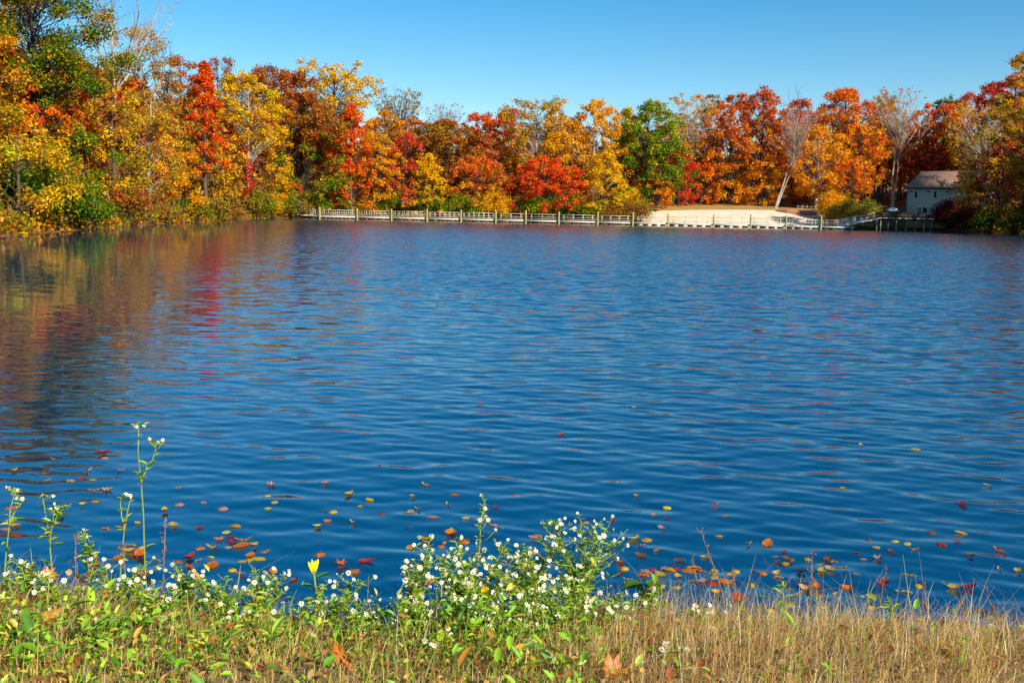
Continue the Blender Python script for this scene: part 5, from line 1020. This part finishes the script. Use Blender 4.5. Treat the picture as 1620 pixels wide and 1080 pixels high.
code = {'Y': 'bright yellow', 'y': 'yellow', 'o': 'orange', 'r': 'red', 'c': 'crimson', 'p': 'pinkish', 't': 'tan', 'b': 'brown', 'd': 'dark', 'g': 'pale green'}
FL = []
def block(ox, oy, s, txt):
    for w_ in txt.split():
        a_, b_, c_ = w_.split(','); FL.append((ox + float(a_) / s, oy + float(b_) / s, c_))
block(0, 640, 2.455, '55,262,y 185,268,o 178,298,y 275,297,y 320,284,r 360,294,y 370,338,p 415,333,p 370,380,y 320,392,y 50,402,o 640,415,y 695,387,p 230,432,r 535,463,y 675,475,y 480,465,r 412,480,o 25,460,y 55,472,y 20,488,p 60,507,r 775,478,r 912,473,y 880,494,Y 850,522,p 895,520,c 825,556,y 885,553,y 935,550,o 975,540,o 475,558,o 540,572,p 515,590,o 545,590,o 818,590,Y 735,595,r 690,606,o 770,605,y 825,625,o 900,641,Y 935,660,o 940,608,t 735,630,o 615,627,t 560,665,o 190,650,r 350,660,o 320,720,o 200,715,o 213,215,p 400,190,r 405,208,p 345,256,p 470,258,p 690,323,p 790,382,p 865,405,p')
block(380, 740, 3.176, '138,142,Y 170,175,y 140,207,Y 155,90,p 545,135,y 650,160,Y 603,192,Y 892,205,y 857,220,t 470,222,Y 430,222,b 440,270,o 390,296,Y 565,278,t 710,230,r 970,252,p 1043,182,t 1080,136,o 845,300,b 1057,330,y 935,365,o 1025,372,t 1010,392,o 860,398,y 1130,365,o 1135,258,Y 635,472,r 508,490,o 572,522,o 400,440,o 165,515,o 15,370,o 1190,432,t 1080,458,t 590,680,y 270,560,o 1285,203,c 425,80,p 938,88,y 865,142,t')
block(700, 760, 3.374, '270,240,p 310,253,y 45,285,o 120,320,o 395,82,o 1035,88,y 1200,143,Y 1130,187,p 1195,205,c 1170,260,p 1040,300,y 1015,320,Y 1090,320,y 1065,350,p 1140,382,y 1060,405,b 955,440,b 970,470,Y 945,497,b 990,528,t 1090,490,p 1120,470,r 1185,465,p 1165,500,y 1245,465,r 1265,430,b 1305,475,o 1340,465,y 1380,480,o 1447,495,t 1260,523,y 1335,537,p 1385,543,p 1250,573,y 1465,610,y 1510,190,o 1450,145,r 1460,118,o 1480,298,b 1435,545,r 1500,540,o 490,312,p 510,290,o 770,220,y 910,215,c')
block(1100, 840, 3.115, '115,27,y 265,62,t 355,60,o 440,105,c 890,85,y 790,108,b 985,55,Y 1045,68,Y 1080,97,y 855,42,b 965,107,b 830,137,p 900,140,p 1355,128,b 1210,75,r 1290,60,c 1505,100,o 1310,12,y 1165,8,b 455,143,b 550,140,y 670,143,p 615,173,y 735,195,t 790,215,t 1060,217,t 1035,300,t 925,265,r 1100,268,y 1275,283,y 1350,283,c 1500,190,y 1590,203,y 755,282,o 690,300,t 820,315,g 505,320,y 520,255,b 600,280,o 330,210,o 90,208,Y 275,266,y 520,205,d 860,345,b 1405,395,b 760,435,y 1110,440,y 640,340,d 640,390,t 215,350,r 460,370,g')
FL += [(1362, 703, 'Y'), (1449, 712, 'Y'), (1333, 772, 'Y'), (1217, 590, 'o'), (925, 645, 'r'), (1003, 645, 't'), (975, 762, 't'), (888, 688, 'r'), (1562, 768, 'y'), (1523, 800, 'c'), (600, 738, 'c'), (995, 527, 't'), (1190, 467, 't'), (760, 640, 'r')]
r_ = np.random.RandomState(12)
for _ in range(26): FL.append((r_.uniform(960, 1330), 880 + abs(r_.normal(0, 34)), r_.choice(['y', 'y', 'y', 'o', 't', 't', 'b', 'p', 'Y'])))
for _ in range(16): FL.append((r_.uniform(150, 430), 850 + r_.uniform(0, 55), r_.choice(['y', 'y', 'o', 't', 'Y', 'r'])))
for _ in range(36): FL.append((abs(r_.normal(0, 130)) + 2, 372 + abs(r_.normal(0, 34)), r_.choice(['y', 'Y', 'o', 't'])))
def zone(px, py):
    if py < 560: return 'far out by the left shore' if px < 600 else 'far out on open water'
    if py < 730: return 'beyond the other leaves'
    if px < 330: return 'around the tall left stems'
    if px < 470: return 'left of the seed pod plant'
    if px < 720: return 'right of the seed pod plant'
    if px < 960: return 'behind the centre clump'
    if px < 1260: return 'in the raft right of the clump'
    return 'beyond the dry grass'
ORD2 = ORD + ['seventeenth', 'eighteenth', 'nineteenth', 'twentieth', 'twenty-first', 'twenty-second', 'twenty-third', 'twenty-fourth', 'twenty-fifth', 'twenty-sixth', 'twenty-seventh', 'twenty-eighth', 'twenty-ninth', 'thirtieth']
LEAVES = {}
SH = {'bright yellow': ['round', 'oval'], 'yellow': ['oval', 'round', 'oak'], 'orange': ['maple', 'oval', 'oval', 'oak'], 'red': ['maple', 'oval', 'oval'], 'crimson': ['maple', 'oval'], 'pinkish': ['maple', 'oak', 'oval'], 'tan': ['oval', 'oak'], 'brown': ['oak', 'oval'], 'dark': ['maple', 'oak'], 'pale green': ['oval', 'round']}
for k, (px, py, cc_) in enumerate(FL):
    p = on_level(px, py, 0.0); cn = code[cc_]
    if lake_sd([(p[0], p[1])])[0] > 0.35 or (p[1] > 20 and lake_sd([(p[0], p[1])])[0] > -0.5): continue
    dyl = max(4.05 * 0 + p[1] * math.log(215 / 4.05) / (nr - 1), (0.58 * p[1] + 1.2) * 2 / nc * 0.33)
    zz = float(wave_height(np.array([p[0]]), np.array([p[1]]), np.array([dyl]))[0]) if p[1] < 60 else 0.0
    zz = max(zz, float(bank_z(p[0], p[1])[0])) if p[1] < 5.2 else zz
    s_ = r_.uniform(0.022, 0.040) * (1.25 if cn in ('orange', 'red', 'pinkish') else 1.0) * (1 + 0.6 * sstep(20, 60, p[1]))
    o = put('floating_leaf', leaf_mesh(r_.choice(SH[cn]), cn, r_.choice([0, 1, 2, -1, -2])), None, (p[0], p[1], zz + r_.uniform(0.002, 0.010)), (r_.normal(0, 0.06), r_.normal(0, 0.06), r_.uniform(0, 6.28)), s_)
    LEAVES.setdefault((cn, zone(px, py)), []).append((px, o))
for (cn, z_), v in LEAVES.items():
    v.sort(key=lambda e: e[0])
    for j, (_p, o) in enumerate(v):
        w_ = 'single %s leaf floating %s' % (cn, z_) if len(v) == 1 else '%s %s floating leaf from the left, %s' % (ORD2[j], cn, z_)
        tag(o, w_, 'leaf', '%s leaves floating %s' % (cn, z_))
# leaves lying on the bank
for k, (lb, px, Y, sz, cn, knd, rot) in enumerate([
    ('large orange maple leaf lying in the dry grass at the bottom centre', 968, 3.22, 0.062, 'orange', 'maple', (0.85, 0.1, 0.25)),
    ('curled orange leaf standing on edge at the bottom left of centre', 538, 3.28, 0.062, 'orange', 'oak', (1.15, 1.0, 0.2)),
    ('orange brown leaf in the ground cover beside the shiny herb', 172, 3.55, 0.045, 'orange', 'oval', (0.2, 0.2, 0.6)),
    ('orange leaf low in the grass left of the large flowered asters', 276, 3.5, 0.04, 'orange', 'oak', (0.5, 0.1, 2.2)),
    ('small red leaf on the ground cover near the lower left', 282, 3.38, 0.022, 'red', 'oval', (0.9, 0.3, 1.0)),
    ('red brown leaf in the grass below the low centre asters', 602, 3.5, 0.035, 'red', 'oak', (0.4, 0.3, 0.2)),
    ('yellow leaf stuck on the aster bush below the tall sprig', 768, 4.02, 0.035, 'bright yellow', 'oval', (1.2, 0.4, 0.6)),
    ('orange leaf caught in the plants at the left edge by the water', 78, 4.05, 0.045, 'orange', 'maple', (0.7, 0.2, 0.4)),
    ('rusty leaf caught below the spreading aster', 128, 3.95, 0.05, 'orange', 'maple', (0.9, 0.1, 2.4)),
    ('brown curled leaf left of the dense aster heap', 655, 3.85, 0.04, 'brown', 'oval', (1.2, 0.5, 1.2)),
    ('brown leaf hanging in the dry grass by the water', 1186, 4.0, 0.04, 'brown', 'oak', (0.8, 0.2, 0.3)),
    ('tan leaf at the foot of the asters left of the seed pod plant', 466, 3.9, 0.045, 'orange', 'maple', (0.3, 0.2, 0.9))]):
    p0 = on_bank(px, Y); o = put('fallen_leaf', leaf_mesh(knd, cn, 1 if k != 1 else 2), None, p0 + [0, 0, 0.03 + sz * 0.5 * math.sin(rot[0]) + (0.10 if 'stuck' in lb or 'caught' in lb else 0)], rot, sz); tag(o, lb.replace('tan leaf', 'orange leaf'), 'leaf', 'leaves lying on the near bank')
# two bees on the asters
M['bee_dark'] = mat('bee_body', (30, 24, 20), (54, 40, 28), 0.7, 300); M['bee_band'] = mat('bee_fur', (190, 130, 50), (210, 150, 66), 0.9, 300); M['wing'] = mat('bee_wing', (150, 140, 126), (176, 166, 150), 0.3, 100)
for lb, px, py, Y in (('bee sitting on a flower of the tall thin sprig', 750, 831, 4.18), ('bee on the flowers above the dense aster heap', 798, 889, 4.0)):
    bp = at_depth(px, py, Y); be = empty('bee', bp, 0.4); tag(be, lb, 'bee', 'bees on the asters')
    q = MB(); q.tube([(-0.008, 0, 0), (-0.006, 0, 0.001), (-0.001, 0, 0.0015), (0.003, 0, 0.001), (0.004, 0, 0.001)], [0.0008, 0.003, 0.0038, 0.0026, 0.0012], 8); q.build('abdomen', M['bee_dark'], be, smooth=True)
    q = MB(); q.tube([(0.0032, 0, 0.0012), (0.005, 0, 0.002), (0.008, 0, 0.0016), (0.0095, 0, 0.001)], [0.0014, 0.0032, 0.0030, 0.001], 8); q.build('thorax', M['bee_band'], be, smooth=True)
    q = MB(); q.tube([(0.009, 0, 0.001), (0.0105, 0, 0.0005), (0.012, 0, 0)], [0.001, 0.0021, 0.0008], 8); q.build('head', M['bee_dark'], be, smooth=True)
    for s_ in (-1, 1): q = MB(); q.add([(0.006, 0.001 * s_, 0.0045), (0.001, 0.005 * s_, 0.006), (-0.007, 0.006 * s_, 0.0055), (-0.006, 0.002 * s_, 0.005)], [[0, 1, 2, 3]]); q.build('wing', M['wing'], be)
